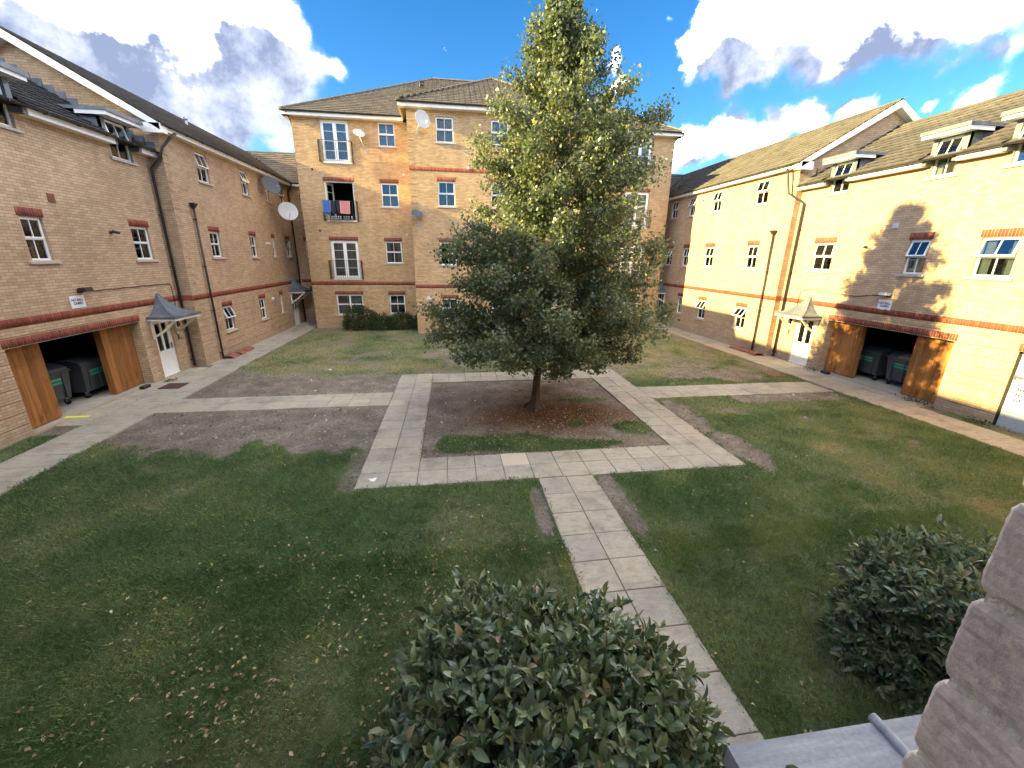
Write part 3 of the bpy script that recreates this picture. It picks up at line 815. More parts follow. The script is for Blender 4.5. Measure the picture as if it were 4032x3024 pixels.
    # valley flashing against the taller wing
    m = MB(); xg = xb if left else xa; sg = -1 if left else 1
    n = 14
    for i in range(n):
        t0 = i / n; t1 = (i + 1) / n; y0 = -.28 + (yr + .28) * t0; y1 = -.28 + (yr + .28) * t1; z0_ = eave + (y0 + .28) * sl; z1_ = eave + (y1 + .28) * sl
        m.box(min(xg, xg + sg * .012), max(xg, xg + sg * .012), y0, y1 + .03, z0_, z1_ + .16)
        m.add([(xg, y0, z0_ + .055), (xg + sg * .22, y0, z0_ + .055), (xg + sg * .22, y1, z1_ + .055), (xg, y1, z1_ + .055)], [(0, 1, 2, 3)])
    m.build('lead_flashing', M_['lead'], root)
    # corner downpipe with swan neck from the taller gutter
    xp = (x1 - .16) if left else (x0 + .30)
    if left:
        downpipe(root, [(x1 + .45, -.78, 8.5), (x1 + .25, -.7, 8.35), (x1 - .08, -.55, 7.95), (x1 - .1, -.4, 7.6), (xp, -.09, 7.25), (xp, -.09, .05)], .045)
    else:
        downpipe(root, [(x0 - .4, -.63, 8.2), (x0 - .32, -.6, 7.9), (x0 - .2, -.5, 7.2), (xp - .2, -.3, 6.95), (xp, -.1, 6.75), (xp, -.1, .05)], .045)
    for yv, zv in vents:
        p, q = X(yv - .11, yv + .11); m = MB(); m.box(p, q, -.012, .0, zv - .1, zv + .12)
        for k in range(4): m.box(p + .01, q - .01, -.024, -.012, zv - .085 + k * .052, zv - .06 + k * .052)
        m.build('air_vent', M_['terracotta'], root)
    if extra:
        m = MB(); m.box(eA, eA + .06, .02, .12, 0, 2.14); m.box(eB - .06, eB, .02, .12, 0, 2.14); m.box(eA, eB, .02, .12, 2.08, 2.14); fr = m.build('steel_door_frame', M_['rubber'], root)
        m = MB(); m.box(eA + .06, eB - .06, .05, .10, .01, 2.08); dr = m.build('steel_door', M_['grey_door'], root)
        m = MB(); m.box(eA + .08, eA + .26, -.0, .05, 1.42, 1.47); m.box(eA + .08, eA + .12, -.01, .05, 1.38, 1.50); m.build('door_handle', M_['handle'], dr)
        m = MB()
        for r_, row in enumerate(((.0, .12, .06), (.0, .05, .12), (.05, .12, .0))):
            for c_, q_ in enumerate(row): m.box(eA + .22 + c_ * .055, eA + .25 + c_ * .055, .047, .051, 1.08 - r_ * .15, 1.17 - r_ * .15 - q_ * .3)
        m.build('door_notice', M_['text'], dr)
        soldier(root, 'lintel', eA - .03, eB + .08, 2.145, 0, .21)
    return root
LN = near_wing('L'); RN = near_wing('R')

# ------------------------------------------------------------------ far wings (three storeys)
def far_wing(side):
    left = side == 'L'; X0 = -10.07 if left else 14.844
    root = empty('apartment_building', (X0, 0, 0), R(90) if left else R(-90),
                 'three storey buff brick wing on the shaded left with white barge board gable' if left else
                 'three storey buff brick wing on the sunlit right with white barge board gable', 'building')
    ya, yb = (17.972, 30.2) if left else (17.494, 30.2)
    def X(a, b): return (a, b) if left else (-b, -a)
    x0, x1 = X(ya, yb); xg = x0 if left else x1; xf = x1 if left else x0
    ze = 8.47 if left else 8.17
    if left:
        top = [(20.08, 20.92, R(13), ('curtain', 'full')), (23.77, 24.5, R(20), ('teal_curtain', 'full')), (26.55, 26.98, 0, None), (28.5, 29.3, R(8), None)]
        mid = [(20.05, 20.85, 0, ('pink_curtain', 'full')), (23.7, 24.4, 0, ('teal_curtain', 'full')), (26.4, 26.85, 0, None), (28.5, 29.2, R(6), ('net', 'sides'))]
        gr = [(20.0, 20.8, R(20), None), (23.62, 24.35, 0, None), (26.35, 26.75, 0, None)]
        zt = (7.22, 8.30); zm = (4.25, 5.28); zg = (1.06, 2.13); door = (28.2, 29.15); hp = (19.1, 6.1)
    else:
        top = [(19.2, 20.07, R(14), ('net', 'sides')), (22.77, 23.6, R(14), ('curtain', 'sides')), (25.3, 26.0, R(20), None), (27.4, 28.2, R(6), None)]
        mid = [(19.22, 20.02, R(5), ('net', 'sides')), (22.77, 23.65, R(8), ('curtain', 'sides')), (25.33, 26.05, R(7), None), (27.42, 28.3, R(25), None)]
        gr = [(19.28, 20.08, R(34), ('net', 'sides')), (22.8, 23.6, R(30), None), (25.4, 25.98, 0, ('net', 'full'))]
        zt = (6.99, 8.05); zm = (4.0, 5.1); zg = (.98, 2.07); door = (27.9, 28.8); hp = (18.28, 5.55)
    ops = []
    for L_, zz in ((top, zt), (mid, zm), (gr, zg)):
        for a, b, *_ in L_: p, q = X(a, b); ops.append((p, q, zz[0], zz[1]))
    dA, dB = X(*door); ops.append((dA, dB, 0, 2.1))
    wall(root, 'wall', M_['brick'], x0, x1, -.1, ze + .02, 0, ops, GRV, [('a' if left else 'b', 2.95, 8.1)], .12)
    soldier(root, 'soldier_course', x0, x1, 2.61 if left else 2.6, 0, .205, .012)
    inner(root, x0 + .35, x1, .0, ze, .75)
    for L_, zz in ((top, zt), (mid, zm), (gr, zg)):
        for a, b, tl, cu in L_:
            p, q = X(a, b); window(root, p, q, zz[0], zz[1], 0, tl, cu, lintel=(L_ is not top))
    front_door(root, dA, dB, 0, 2.07, mirror=not left)
    canopy(root, (dA + dB) / 2, 2.12, 1.55, .92, .78)
    # gable wall facing the camera, with quoin joints
    Dp = 7.5; yr = 3.75; sl = .60; eave = ze + .16; zr = eave + (yr + .3) * sl
    m = MB()
    th = .012 * (1 if left else -1)
    zq = -.1
    while zq < 8.0:
        zt_ = min(zq + .287, 8.0)
        m.add([(xg, 0, zq), (xg, .45, zq), (xg, .45, zt_), (xg, 0, zt_)], [(0, 1, 2, 3) if left else (3, 2, 1, 0)])
        if zt_ < 8.0: m.add([(xg + th, .0, zt_), (xg + th, .45, zt_), (xg + th, .45, zt_ + .013), (xg + th, 0, zt_ + .013)], [(0, 1, 2, 3) if left else (3, 2, 1, 0)])
        zq += .3
    m.add([(xg, 0, 8.0), (xg, .45, 8.0), (xg, Dp, 8.0), (xg, Dp, eave), (xg, yr, zr - .12), (xg, 0, eave)], [(0, 1, 2, 3, 4, 5)])
    m.add([(xg, .45, -.1), (xg, Dp, -.1), (xg, Dp, 8.0), (xg, .45, 8.0)], [(0, 1, 2, 3)])
    m.add([(xf, 0, -.1), (xf, Dp, -.1), (xf, Dp, eave), (xf, yr, zr - .12), (xf, 0, eave)], [(0, 1, 2, 3, 4)])
    m.add([(x0, Dp, -.1), (x1, Dp, -.1), (x1, Dp, eave), (x0, Dp, eave)], [(0, 1, 2, 3)])
    m.build('gable_wall', M_['brick'], root)
    # red band returns round the corner
    m = MB(); m.box(min(xg, xg - th), max(xg, xg - th), 0.0, .45, 2.61, 2.82); m.build('band_return', M_['red'], root)
    # roof
    e = .32; xa, xb = (x0 - e, 34.0 + .0) if left else (-34.0, x1 + e)
    m = MB(); bk = 2 * yr + .3
    for (u0, u1) in ((xa, xb),):
        m.add([(u0, -.3, eave), (u1, -.3, eave), (u1, yr, zr), (u0, yr, zr), (u0, bk, eave), (u1, bk, eave)], [(0, 1, 2, 3), (3, 2, 5, 4)])
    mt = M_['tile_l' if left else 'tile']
    roof = m.build('roof', mt, root)
    cv = Vector((0, 1, sl)).normalized(); L_ = (yr + .3) * math.hypot(1, sl)
    yv = 30.0
    def ins(c):
        u = abs(c.x)
        if u > yv and (c.y + .3) < (u - yv) * 1.02 - .05: return False
        return c.z < zr + .05 and xa < c.x < xb
    tiles(roof, (xa, -.3, eave), (1, 0, 0), cv, int((xb - xa) / .3) + 1, int(L_ / .33) + 1, ins, mt)
    ridge_caps(roof, (xa, yr, zr), (xb, yr, zr), mt)
    # barge boards and soffit at the gable
    m = MB(); xo = (x0 - e) if left else (x1 + e); xi = xg
    w1, w2 = sorted((xo - (.03 if left else -.03), xo))
    lo, hi = sorted((xo, xi))
    for sgn in (0, 1):
        ya_, yb_ = (-.3, yr) if sgn == 0 else (bk, yr)
        za, zb = eave, zr
        V = [(w1, ya_, za - .19), (w1, yb_, zb - .24), (w1, yb_, zb + .02), (w1, ya_, za + .02), (w2, ya_, za - .19), (w2, yb_, zb - .24), (w2, yb_, zb + .02), (w2, ya_, za + .02)]
        m.add(V, [(0, 1, 2, 3), (7, 6, 5, 4), (0, 4, 5, 1), (3, 2, 6, 7), (0, 3, 7, 4)])
        m.add([(lo, ya_, za - .17), (hi, ya_, za - .17), (hi, yb_, zb - .22), (lo, yb_, zb - .22)], [(0, 1, 2, 3)])
    # boxed foot of the verge
    m.box(lo, hi, -.33, -.0, ze - .10, ze + .15)
    m.box(w1, w2, -.33, .25, ze - .12, ze + .18)
    m.build('barge_board', M_['white'], root)
    m = MB(); m.box(x0, x1, -.285, -.25, ze, ze + .16); m.box(x0, x1, -.25, -.002, ze, ze + .02); m.build('fascia', M_['white'], root)
    gutter(root, x0 - (e if left else 0), x1 + (0 if left else e), -.37, ze + .175)
    px_ = hp[0] if left else -hp[0]
    downpipe(root, [(px_, -.09, hp[1]), (px_, -.09, .03)], .04); hopper(root, px_, -.09, hp[1])
    fx = 29.85 if left else -29.85
    downpipe(root, [(fx, -.33, ze + .1), (fx, -.2, ze - .15), (fx, -.08, ze - .35), (fx, -.08, .05)], .04)
    if left:
        vv = MB(); vv.tube([(24.5, 2.3, 10.1), (24.5, 2.3, 10.5)], .06, 10); vv.lathe([(.1, 10.5), (.1, 10.58), (0, 10.62)], (24.5, 2.3, 0), 10); vv.build('roof_vent', M_['galv'], root)
    return root
LF = far_wing('L'); RF = far_wing('R')

# recessed links between the wings and the tall block
def link_building(left):
    root = empty('apartment_building', (0, 30.2, 0), 0, 'narrow recessed brick link in the %s corner of the courtyard' % ('far left' if left else 'far right'), 'building')
    x0, x1 = (-14.0, -7.9) if left else (13.5, 18.7); ze = 8.47 if left else 8.17
    ops = [(-9.45, -8.85, 7.06, 8.1), (-9.5, -8.9, 4.23, 5.25), (-9.5, -8.9, 1.08, 2.1)] if left else []
    wall(root, 'wall', M_['brick'], x0 if left else x0, x1, -.1, ze + .02, 0, ops, GRV, [], .12)
    soldier(root, 'soldier_course', -10.0 if left else 13.6, -8.0 if left else 14.8, 2.6, 0, .205, .012)
    inner(root, x0, x1, 0, ze, .7)
    for i, (a, b, c, d) in enumerate(ops): window(root, a, b, c, d, 0, 0, None, lintel=i > 0)
    m = MB(); m.box(x0, x1, -.285, -.25, ze, ze + .16); m.box(x0, x1, -.25, -.003, ze, ze + .02); m.build('fascia', M_['white'], root)
    gutter(root, -9.9 if left else 13.2, -7.9 if left else 14.6, -.335, ze + .18)
    sl = .60; eave = ze + .16; yr = 3.75; zr = eave + (yr + .3) * sl; xa, xb = (-17.0, -5.0) if left else (10.0, 22.0)
    m = MB(); m.add([(xa, -.3, eave), (xb, -.3, eave), (xb, yr, zr), (xa, yr, zr), (xa, 7.8, eave), (xb, 7.8, eave)], [(0, 1, 2, 3), (3, 2, 5, 4), (0, 4, 5, 1), (0, 3, 4), (1, 5, 2)])
    roof = m.build('roof', M_['tile_l'], root)
    def ins(c):
        u = (-9.8 - c.x) if left else (c.x - 14.5)
        if u > 0 and (c.y + .3) < u * 1.02 - .1: return False
        return c.z < zr + .03
    tiles(roof, (-14.2 if left else 12.5, -.3, eave), (1, 0, 0), Vector((0, 1, sl)).normalized(), 24, 15, ins, M_['tile_c' if left else 'tile_l'])
    ridge_caps(roof, (xa, yr, zr), (xb, yr, zr), M_['tile'])
    m = MB(); m.box(x0, x1, 7.4, 7.5, 0, ze); m.build('back_wall', M_['brick'], root)
    return root
link_building(True); link_building(False)

# ------------------------------------------------------------------ tall centre block
YC, YM = 27.264, 24.768
CB = empty('apartment_building', (0, YC, 0), 0, 'tall four storey buff brick block behind the tree with hipped roof and balconies', 'building')
xL, xMl, xMr, xR = -8.475, -2.066, 7.66, 14.06
YB = YM - YC
def centre():
    ze = 11.60
    lops, mops, rops = [], [], []
    Lw = [(-3.94, -2.98, .85, 2.03, 0), (-3.95, -2.98, 3.95, 5.21, 1), (-3.96, -2.98, 7.15, 8.44, 1), (-3.9, -2.97, 10.36, 11.56, 0)]
    Lf = [(-7.13, -5.55, 3.0, 5.22), (-7.12, -5.5, 6.32, 8.45), (-7.0, -5.5, 9.42, 11.54)]
    tw = (-7.13, -5.55, .80, 2.04)
    for a, b, c, d, *_ in Lw: lops.append((a, b, c, d)); rops.append((5.585 - b, 5.585 - a, c, d))
    for a, b, c, d in Lf: lops.append((a, b, c, d)); rops.append((5.585 - b, 5.585 - a, c, d))
    lops.append(tw); rops.append((5.585 - tw[1], 5.585 - tw[0], tw[2], tw[3]))
    Mx = [(-.60, .32), (2.30, 3.26), (5.26, 6.20)]; Mz = [(.85, 2.03), (3.92, 5.15), (7.02, 8.27), (10.14, 11.31)]
    for a, b in Mx:
        for c, d in Mz: mops.append((a, b, c, d))
    wall(CB, 'wall', M_['brick_c'], xL, xMl, -.1, ze + .02, 0, lops, GRV, [('a', 2.95, 11.4)], .12)
    wall(CB, 'wall', M_['brick_c'], xMl, xMr, -.1, ze + .02, YB, mops, GRV, [('a', 2.95, 11.2), ('b', 2.95, 11.2)], .12)
    wall(CB, 'wall', M_['brick_c'], xMr, xR, -.1, ze + .02, 0, rops, GRV, [('b', 2.95, 11.4)], .12)
    m = MB(); m.add([(xMl, YB, -.1), (xMl, 0, -.1), (xMl, 0, ze), (xMl, YB, ze)], [(0, 3, 2, 1)]); m.add([(xMr, YB, -.1), (xMr, 0, -.1), (xMr, 0, ze), (xMr, YB, ze)], [(0, 1, 2, 3)])
    for xx in (xL, xR): m.add([(xx, 0, -.1), (xx, 15.2, -.1), (xx, 15.2, ze), (xx, 0, ze)], [(0, 1, 2, 3)])
    m.add([(xL, 15.2, -.1), (xR, 15.2, -.1), (xR, 15.2, ze), (xL, 15.2, ze)], [(0, 1, 2, 3)])
    m.build('side_wall', M_['brick_c'], CB)
    for a, b, y in ((xL, xMl, 0), (xMl, xMr, YB), (xMr, xR, 0)): soldier(CB, 'soldier_course', a, b, 2.62, y, .205, .012)
    soldier(CB, 'soldier_course', xMl, xMr, 8.74, YB, .19, .012)
    inner(CB, xL + .1, xMl, 0, 6.2, .8); inner(CB, xL + .1, xMl, 8.9, ze, .8); inner(CB, xL + .1, xMl, 6.2, 8.9, 3.0)
    inner(CB, xMr, xR - .1, 0, ze, .8); inner(CB, xMl + .1, xMr - .1, 0, ze, YB + .8)
    cu = [None, None, None, ('net', 'full')]
    for side in (0, 1):
        f = (lambda a, b: (a, b)) if side == 0 else (lambda a, b: (5.585 - b, 5.585 - a))
        for i, (a, b, c, d, li) in enumerate(Lw):
            p, q = f(a, b); window(CB, p, q, c, d, 0, 0, ('net', 'full') if i == 3 else (('curtain', 'sides') if i == 1 else None), lintel=i < 3)
        p, q = f(tw[0], tw[1]); window(CB, p, q, tw[2], tw[3], 0, 0, ('curtain', 'full'), kind='twin')
        for i, (a, b, c, d) in enumerate(Lf):
            p, q = f(a, b); french(CB, p, q, c, d, 0, open_=(side == 0 and i == 1), curtain=('net' if (i == 2 or side == 1) else ('curtain' if i == 0 else None)))
            if i < 2: soldier(CB, 'lintel', p - .05, q + .05, d + .002, 0)
    for i, (a, b) in enumerate(Mx):
        for j, (c, d) in enumerate(Mz): window(CB, a, b, c, d, YB, 0, ('net', 'full') if (j == 3 or (i == 1 and j == 1)) else None, lintel=j < 3)
    # roofs
    o = .38; ev = ze + .20; sl = .575
    ax, bx_, ay = xL - o, xR + o, -o; hd = 7.96; by = ay + 2 * hd; zr = ev + hd * sl
    r0, r1 = (ax + hd, ay + hd, zr), (bx_ - hd, ay + hd, zr)
    m = MB(); m.add([(ax, ay, ev), (bx_, ay, ev), (bx_, by, ev), (ax, by, ev), r0, r1], [(0, 1, 5, 4), (1, 2, 5), (2, 3, 4, 5), (3, 0, 4), (0, 3, 2, 1)])
    mx0, mx1, my = xMl - o, xMr + o, YB - o; mh = (mx1 - mx0) / 2; mc = (mx0 + mx1) / 2; mz = ev + mh * sl - .0
    hipt = (mc, my + mh, mz); endt = (mc, ay + (mz - ev) / sl, mz)
    yv = ay
    m.add([(mx0, my, ev), (mx1, my, ev), hipt, endt, (mx0, ay, ev), (mx1, ay, ev)], [(0, 1, 2), (0, 2, 3, 4), (1, 5, 3, 2), (0, 4, 5, 1)])
    roof = m.build('roof', M_['tile_c'], CB)
    def ins_main(c):
        if not (c.x - ax > (c.y - ay) - .08 and bx_ - c.x > (c.y - ay) - .08 and c.z < zr): return False
        return not (mx0 < c.x < mx1 and (c.y - ay) < mh - abs(c.x - mc) - .1)
    cv = Vector((0, 1, sl)).normalized(); L_ = hd * math.hypot(1, sl)
    tiles(roof, (ax, ay, ev), (1, 0, 0), cv, int((bx_ - ax) / .3) + 1, int(L_ / .33) + 1, ins_main, M_['tile_c'])
    tiles(roof, (mx0, my, ev), (1, 0, 0), cv, int((mx1 - mx0) / .3) + 1, int(mh * 1.16 / .33) + 1, lambda c: c.x - mx0 > (c.y - my) - .08 and mx1 - c.x > (c.y - my) - .08, M_['tile_c'])
    # side slopes of the front hip
    for sgn in (0, 1):
        ud = (0, -1, 0) if sgn == 0 else (0, 1, 0); v = Vector((1 if sgn == 0 else -1, 0, sl)).normalized()
        org = (mx0, endt[1], ev) if sgn == 0 else (mx1, my, ev)
        tiles(roof, org, ud, v, int((endt[1] - my) / .3) + 1, int(mh * 1.16 / .33) + 1,
              lambda c, g=sgn: (c.y - my) > ((c.x - mx0) if g == 0 else (mx1 - c.x)) - .08 and c.y < ay + (c.z - ev) / sl + .1 and abs(c.x - mc) < mh, M_['tile_c'])
    lift = .05
    U = lambda p: (p[0], p[1], p[2] + lift)
    ridge_caps(roof, U((ax, ay, ev)), U(r0), M_['tile_c']); ridge_caps(roof, U((bx_, ay, ev)), U(r1), M_['tile_c']); ridge_caps(roof, U(r0), U(r1), M_['tile_c'])
    ridge_caps(roof, U((mx0, my, ev)), U(hipt), M_['tile_c']); ridge_caps(roof, U((mx1, my, ev)), U(hipt), M_['tile_c']); ridge_caps(roof, U(hipt), U(endt), M_['tile_c'])
    ridge_caps(roof, U((ax, by, ev)), U(r0), M_['tile_c']); ridge_caps(roof, U((bx_, by, ev)), U(r1), M_['tile_c'])
    m = MB()
    for a, b, y in ((ax, mx0, ay), (mx0, mx1, my), (mx1, bx_, ay)):
        m.box(a, b, y + .02, y + .05, ze, ze + .17); m.box(a + .02, b - .02, y + .05, (0 if y == ay else YB) - .003, ze, ze + .02)
    for xx, y0, y1 in ((ax, ay + .05, by), (bx_ - .03, ay + .05, by), (mx0, my + .05, ay), (mx1 - .03, my + .05, ay)): m.box(xx, xx + .03, y0, y1, ze, ze + .17)
    m.box(ax + .03, xL - .003, ay + .05, by, ze, ze + .02); m.box(xR + .003, bx_ - .03, ay + .05, by, ze, ze + .02)
    m.build('fascia', M_['white'], CB)
    gutter(CB, ax, mx0, ay - .04, ze + .20); gutter(CB, mx0 - .04, mx1 + .04, my - .04, ze + .20); gutter(CB, mx1, bx_, ay - .04, ze + .20)
    downpipe(CB, [(xMl - .12, ay - .05, ze + .12), (xMl - .12, -.25, ze - .12), (xMl - .12, -.07, ze - .35), (xMl - .12, -.07, .0)], .034)
    downpipe(CB, [(xL - .08, ay, ze + .12), (xL - .06, .1, ze - .15), (xL - .06, .3, ze - .4), (xL - .06, .3, .0)], .034)
    downpipe(CB, [(xR + .30, ay, ze + .12), (xR + .08, .1, ze - .15), (xR + .06, .3, ze - .4), (xR + .06, .3, .0)], .034)
    m = MB(); m.tube([(-1.7, 5.2, 14.9), (-1.7, 5.2, 15.5)], .05, 8)
    for k in range(3): m.box(-1.7, -1.45, 5.12, 5.28, 15.0 + .2 * k, 15.06 + .2 * k)
    m.build('roof_aerial', M_['black'], CB)
    # weep pipes, vents
    m = MB()
    for x, z in ((-7.65, 9.02), (-7.62, 5.75), (13.25, 8.85)): m.lathe([(.055, -.03), (.055, .0), (.0, .0)], (x, -.004, z), 10, axis='y')
    m.build('waste_pipe_outlet', M_['black'], CB)
    for x, z, y in ((-2.62, 8.92, 0), (-2.62, 5.62, 0), (1.05, 8.95, YB), (13.0, 2.2, 0)):
        m = MB(); m.box(x - .07, x + .07, y - .03, y - .002, z - .07, z + .07); m.box(x - .05, x + .05, y - .045, y - .03, z - .05, z + .05); m.build('extractor_vent', M_['dish'], CB)
centre()

# ------------------------------------------------------------------ things on the walls
def text_mesh(txt, size, mat):
    cu = bpy.data.curves.new('lettering', 'FONT'); cu.body = txt; cu.size = size; cu.align_x = 'CENTER'; cu.align_y = 'CENTER'; cu.extrude = .001; cu.space_line = .95; cu.offset = size * .018
    o = bpy.data.objects.new('tmp', cu); COL.objects.link(o); dg = bpy.context.evaluated_depsgraph_get()
    me = bpy.data.meshes.new_from_object(o.evaluated_get(dg)); me.materials.clear(); me.materials.append(mat)
    bpy.data.objects.remove(o); bpy.data.curves.remove(cu); return me

def sign(loc, rz, label):
    t = empty('warning_sign', loc, rz, label, 'sign'); m = MB(); m.box(-.235, .235, -.012, -.002, -.17, .17); m.build('sign_board', M_['sign'], t)
    me = text_mesh('NO BALL\nGAMES', .10, M_['text'])
    link('lettering', me, t, Matrix.Translation((0, -.0135, 0)) @ Matrix.Rotation(R(90), 4, 'X'))
sign((-10.514, 13.42, 3.045), R(90), 'white NO BALL GAMES sign above the left bin store, in shade')
sign((15.144, 12.73, 2.95), R(-90), 'white NO BALL GAMES sign above the right bin store')

def floodlight(loc, rz, label, mat):
    t = empty('wall_floodlight', loc, rz, label, 'light'); m = MB(); m.box(-.06, .06, -.05, -.002, -.05, .05); m.bar((0, -.03, 0), (0, -.12, .05), .025); m.build('bracket', M_['black'], t)
    m = MB(); m.add([(-.13, -.30, .02), (.13, -.30, .02), (.13, -.10, .0), (-.13, -.10, .0), (-.13, -.27, .12), (.13, -.27, .12), (.13, -.08, .10), (-.13, -.08, .10)], [(0, 3, 2, 1), (4, 5, 6, 7), (0, 1, 5, 4), (1, 2, 6, 5), (2, 3, 7, 6), (3, 0, 4, 7)]); m.build('lamp_head', M_[mat], t)
floodlight((-10.514, 13.55, 3.32), R(90), 'black floodlight with cable above the left no ball games sign', 'black')
floodlight((15.144, 12.68, 3.27), R(-90), 'white floodlight above the right no ball games sign', 'dish')

def cable(pts, label):
    m = MB(); m.tube(pts, .012, 6); o = m.build('wall_cable', M_['black']); tag(o, label, 'cable')
xx = -10.514 + .018
cable([(xx, 13.65 + i * .2, 3.31 + .015 * math.sin(i * 1.7) - .01) for i in range(19)] + [(xx, 17.5, 3.29), (xx, 17.56, 3.2), (xx + .01, 17.57, 2.4)], 'thin black cable along the left wall from the floodlight to the door canopy')
xx = 15.144 - .018
cable([(xx, 12.8 + i * .2, 3.27 - .12 * math.sin(i / 17 * 3.1) + .02 * math.sin(i * .9)) for i in range(17)] + [(xx, 16.3, 3.18), (xx, 16.45, 3.1), (xx - .01, 16.5, 2.5)], 'sagging black cable along the right wall from the white floodlight to the canopy')

def cctv(loc, rz, label, mat='black'):
    t = empty('security_camera', loc, rz, label, 'camera'); m = MB(); m.lathe([(.05, -.002), (.05, -.03), (.0, -.03)], (0, 0, 0), 10, axis='y'); m.bar((0, -.03, 0), (.03, -.10, .0), .03); m.build('bracket', M_[mat], t)
    m = MB(); m.tube([(-.07, -.12, .02), (.12, -.17, -.01)], .042, 10); m.build('camera_body', M_[mat], t)
cctv((-10.514, 15.29, 4.99), R(90), 'small black camera on the left wall between the two first floor windows')
cctv((15.144, 14.0, 4.95), R(-90), 'small dark camera on the sunlit right wall left of the tree shadow', 'galv')
cctv((-10.07, 25.6, 4.95), R(90), 'small white camera between windows on the far left wing', 'white')
cctv((14.844, 24.55, 7.75), R(-90), 'small white camera under the eaves of the far right wing', 'white')
cctv((14.844, 24.5, 4.65), R(-90), 'small white camera at first floor height of the far right wing', 'white')

def wall_box(loc, rz, label, mat='dish', s_=.09):
    t = empty('alarm_box', loc, rz, label, 'alarm box'); m = MB(); m.box(-s_, s_, -.05, -.002, -s_, s_); m.build('box_body', M_[mat], t); m = MB(); m.box(-s_ * .7, s_ * .7, -.058, -.05, -s_ * .2, s_ * .7); m.build('box_cover', M_[mat], t)
wall_box((15.144, 13.08, 5.6), R(-90), 'small white vent box in the tree shadow on the right wall')
m = MB(); m.box(-.1, .1, -.01, -.001, -.1, .1)
t_ = empty('wall_lamp', (-1.35, YM, 2.0), 0, 'round white bulkhead lamp left of the tree on the block wall', 'lamp'); m = MB(); m.lathe([(.0, -.11), (.07, -.10), (.12, -.05), (.13, -.002)], (0, 0, 0), 16, axis='y'); m.build('lamp_cover', M_['dish'], t_); m = MB(); m.lathe([(.135, -.03), (.15, -.02), (.15, -.002)], (0, 0, 0), 16, axis='y'); m.build('lamp_ring', M_['white'], t_)
for (yy, lb) in ((25.3, 'round white bulkhead lamp between the ground floor windows of the far left wing'),):
    t_ = empty('wall_lamp', (-10.07, yy, 1.95), R(90), lb, 'lamp'); m = MB(); m.lathe([(.0, -.11), (.07, -.10), (.11, -.05), (.12, -.002)], (0, 0, 0), 14, axis='y'); m.build('lamp_cover', M_['dish'], t_)

def dish(foot, centre_, aim, r_, mat, label, pole_mat='galv'):
    """foot: wall fixing point; centre_: dish centre; aim: direction faced"""
    t = empty('satellite_dish', foot, 0, label, 'satellite dish'); f = Vector(foot); c = Vector(centre_) - f; a = Vector(aim).normalized()
    B = a.to_track_quat('Z', 'Y').to_matrix().to_4x4(); B.translation = c
    m = MB(); n = 8; prof = [(r_ * i / n + .0001, .16 * r_ * (i / n) ** 2) for i in range(n + 1)] + [(r_ * 1.02, .16 * r_), (r_ * 1.02, .14 * r_)] + [(r_ * i / n + .0001, .16 * r_ * (i / n) ** 2 - .012) for i in range(n, -1, -1)]
    m.lathe(prof, (0, 0, 0), 28); m.build('dish_reflector', M_[mat], t, B)
    m = MB(); low = B @ Vector((0, -r_ * .8, .1 * r_)); lnb = B @ Vector((0, -r_ * .55, r_ * 1.05)); m.bar(low, lnb, .022); m.build('lnb_arm', M_['white' if mat != 'dish_dark' else 'galv'], t)
    m = MB(); m.tube([lnb, lnb + (c - lnb).normalized() * .09], .03, 8); m.build('lnb_head', M_['white' if mat != 'dish_dark' else 'galv'], t)
    back = c - a * .05; m = MB(); m.tube([(0, 0, 0), (0.0, min(0, c.y) * .7 if abs(c.y) > .2 else 0, 0) if abs(c.x) < abs(c.y) else (c.x * .7, 0, 0), back], .02, 8); m.box(-.06, .06, -.01, .01, -.1, .1); m.build('mounting_arm', M_[pole_mat], t)
    return t
SE = (.55, -.80, .42)
dish((-10.07, 26.0, 7.6), (-9.55, 26.05, 7.95), (.75, -.55, .35), .48, 'dish_dark', 'dark grey satellite dish under the eaves of the far left wing')
dish((-8.475, YC + .2, 6.35), (-9.15, YC - .35, 6.72), (.45, -.85, .28), .50, 'dish', 'big white satellite dish in the gap beside the tall block')
dish((-4.60, YC, 10.05), (-4.86, YC - .45, 10.83), (.35, -.75, .75), .31, 'dish', 'small pale dish right of the top left balcony')
dish((-1.55, YM, 10.55), (-1.25, YM - .55, 10.98), (.60, -.80, .15), .42, 'dish', 'large pale grey dish high on the projecting part left of the tree')
dish((-1.72, YM, 6.05), (-1.75, YM - .35, 6.55), (.30, -.72, .80), .30, 'dish_dark', 'small grey dish on a pole half way up beside the block downpipe')

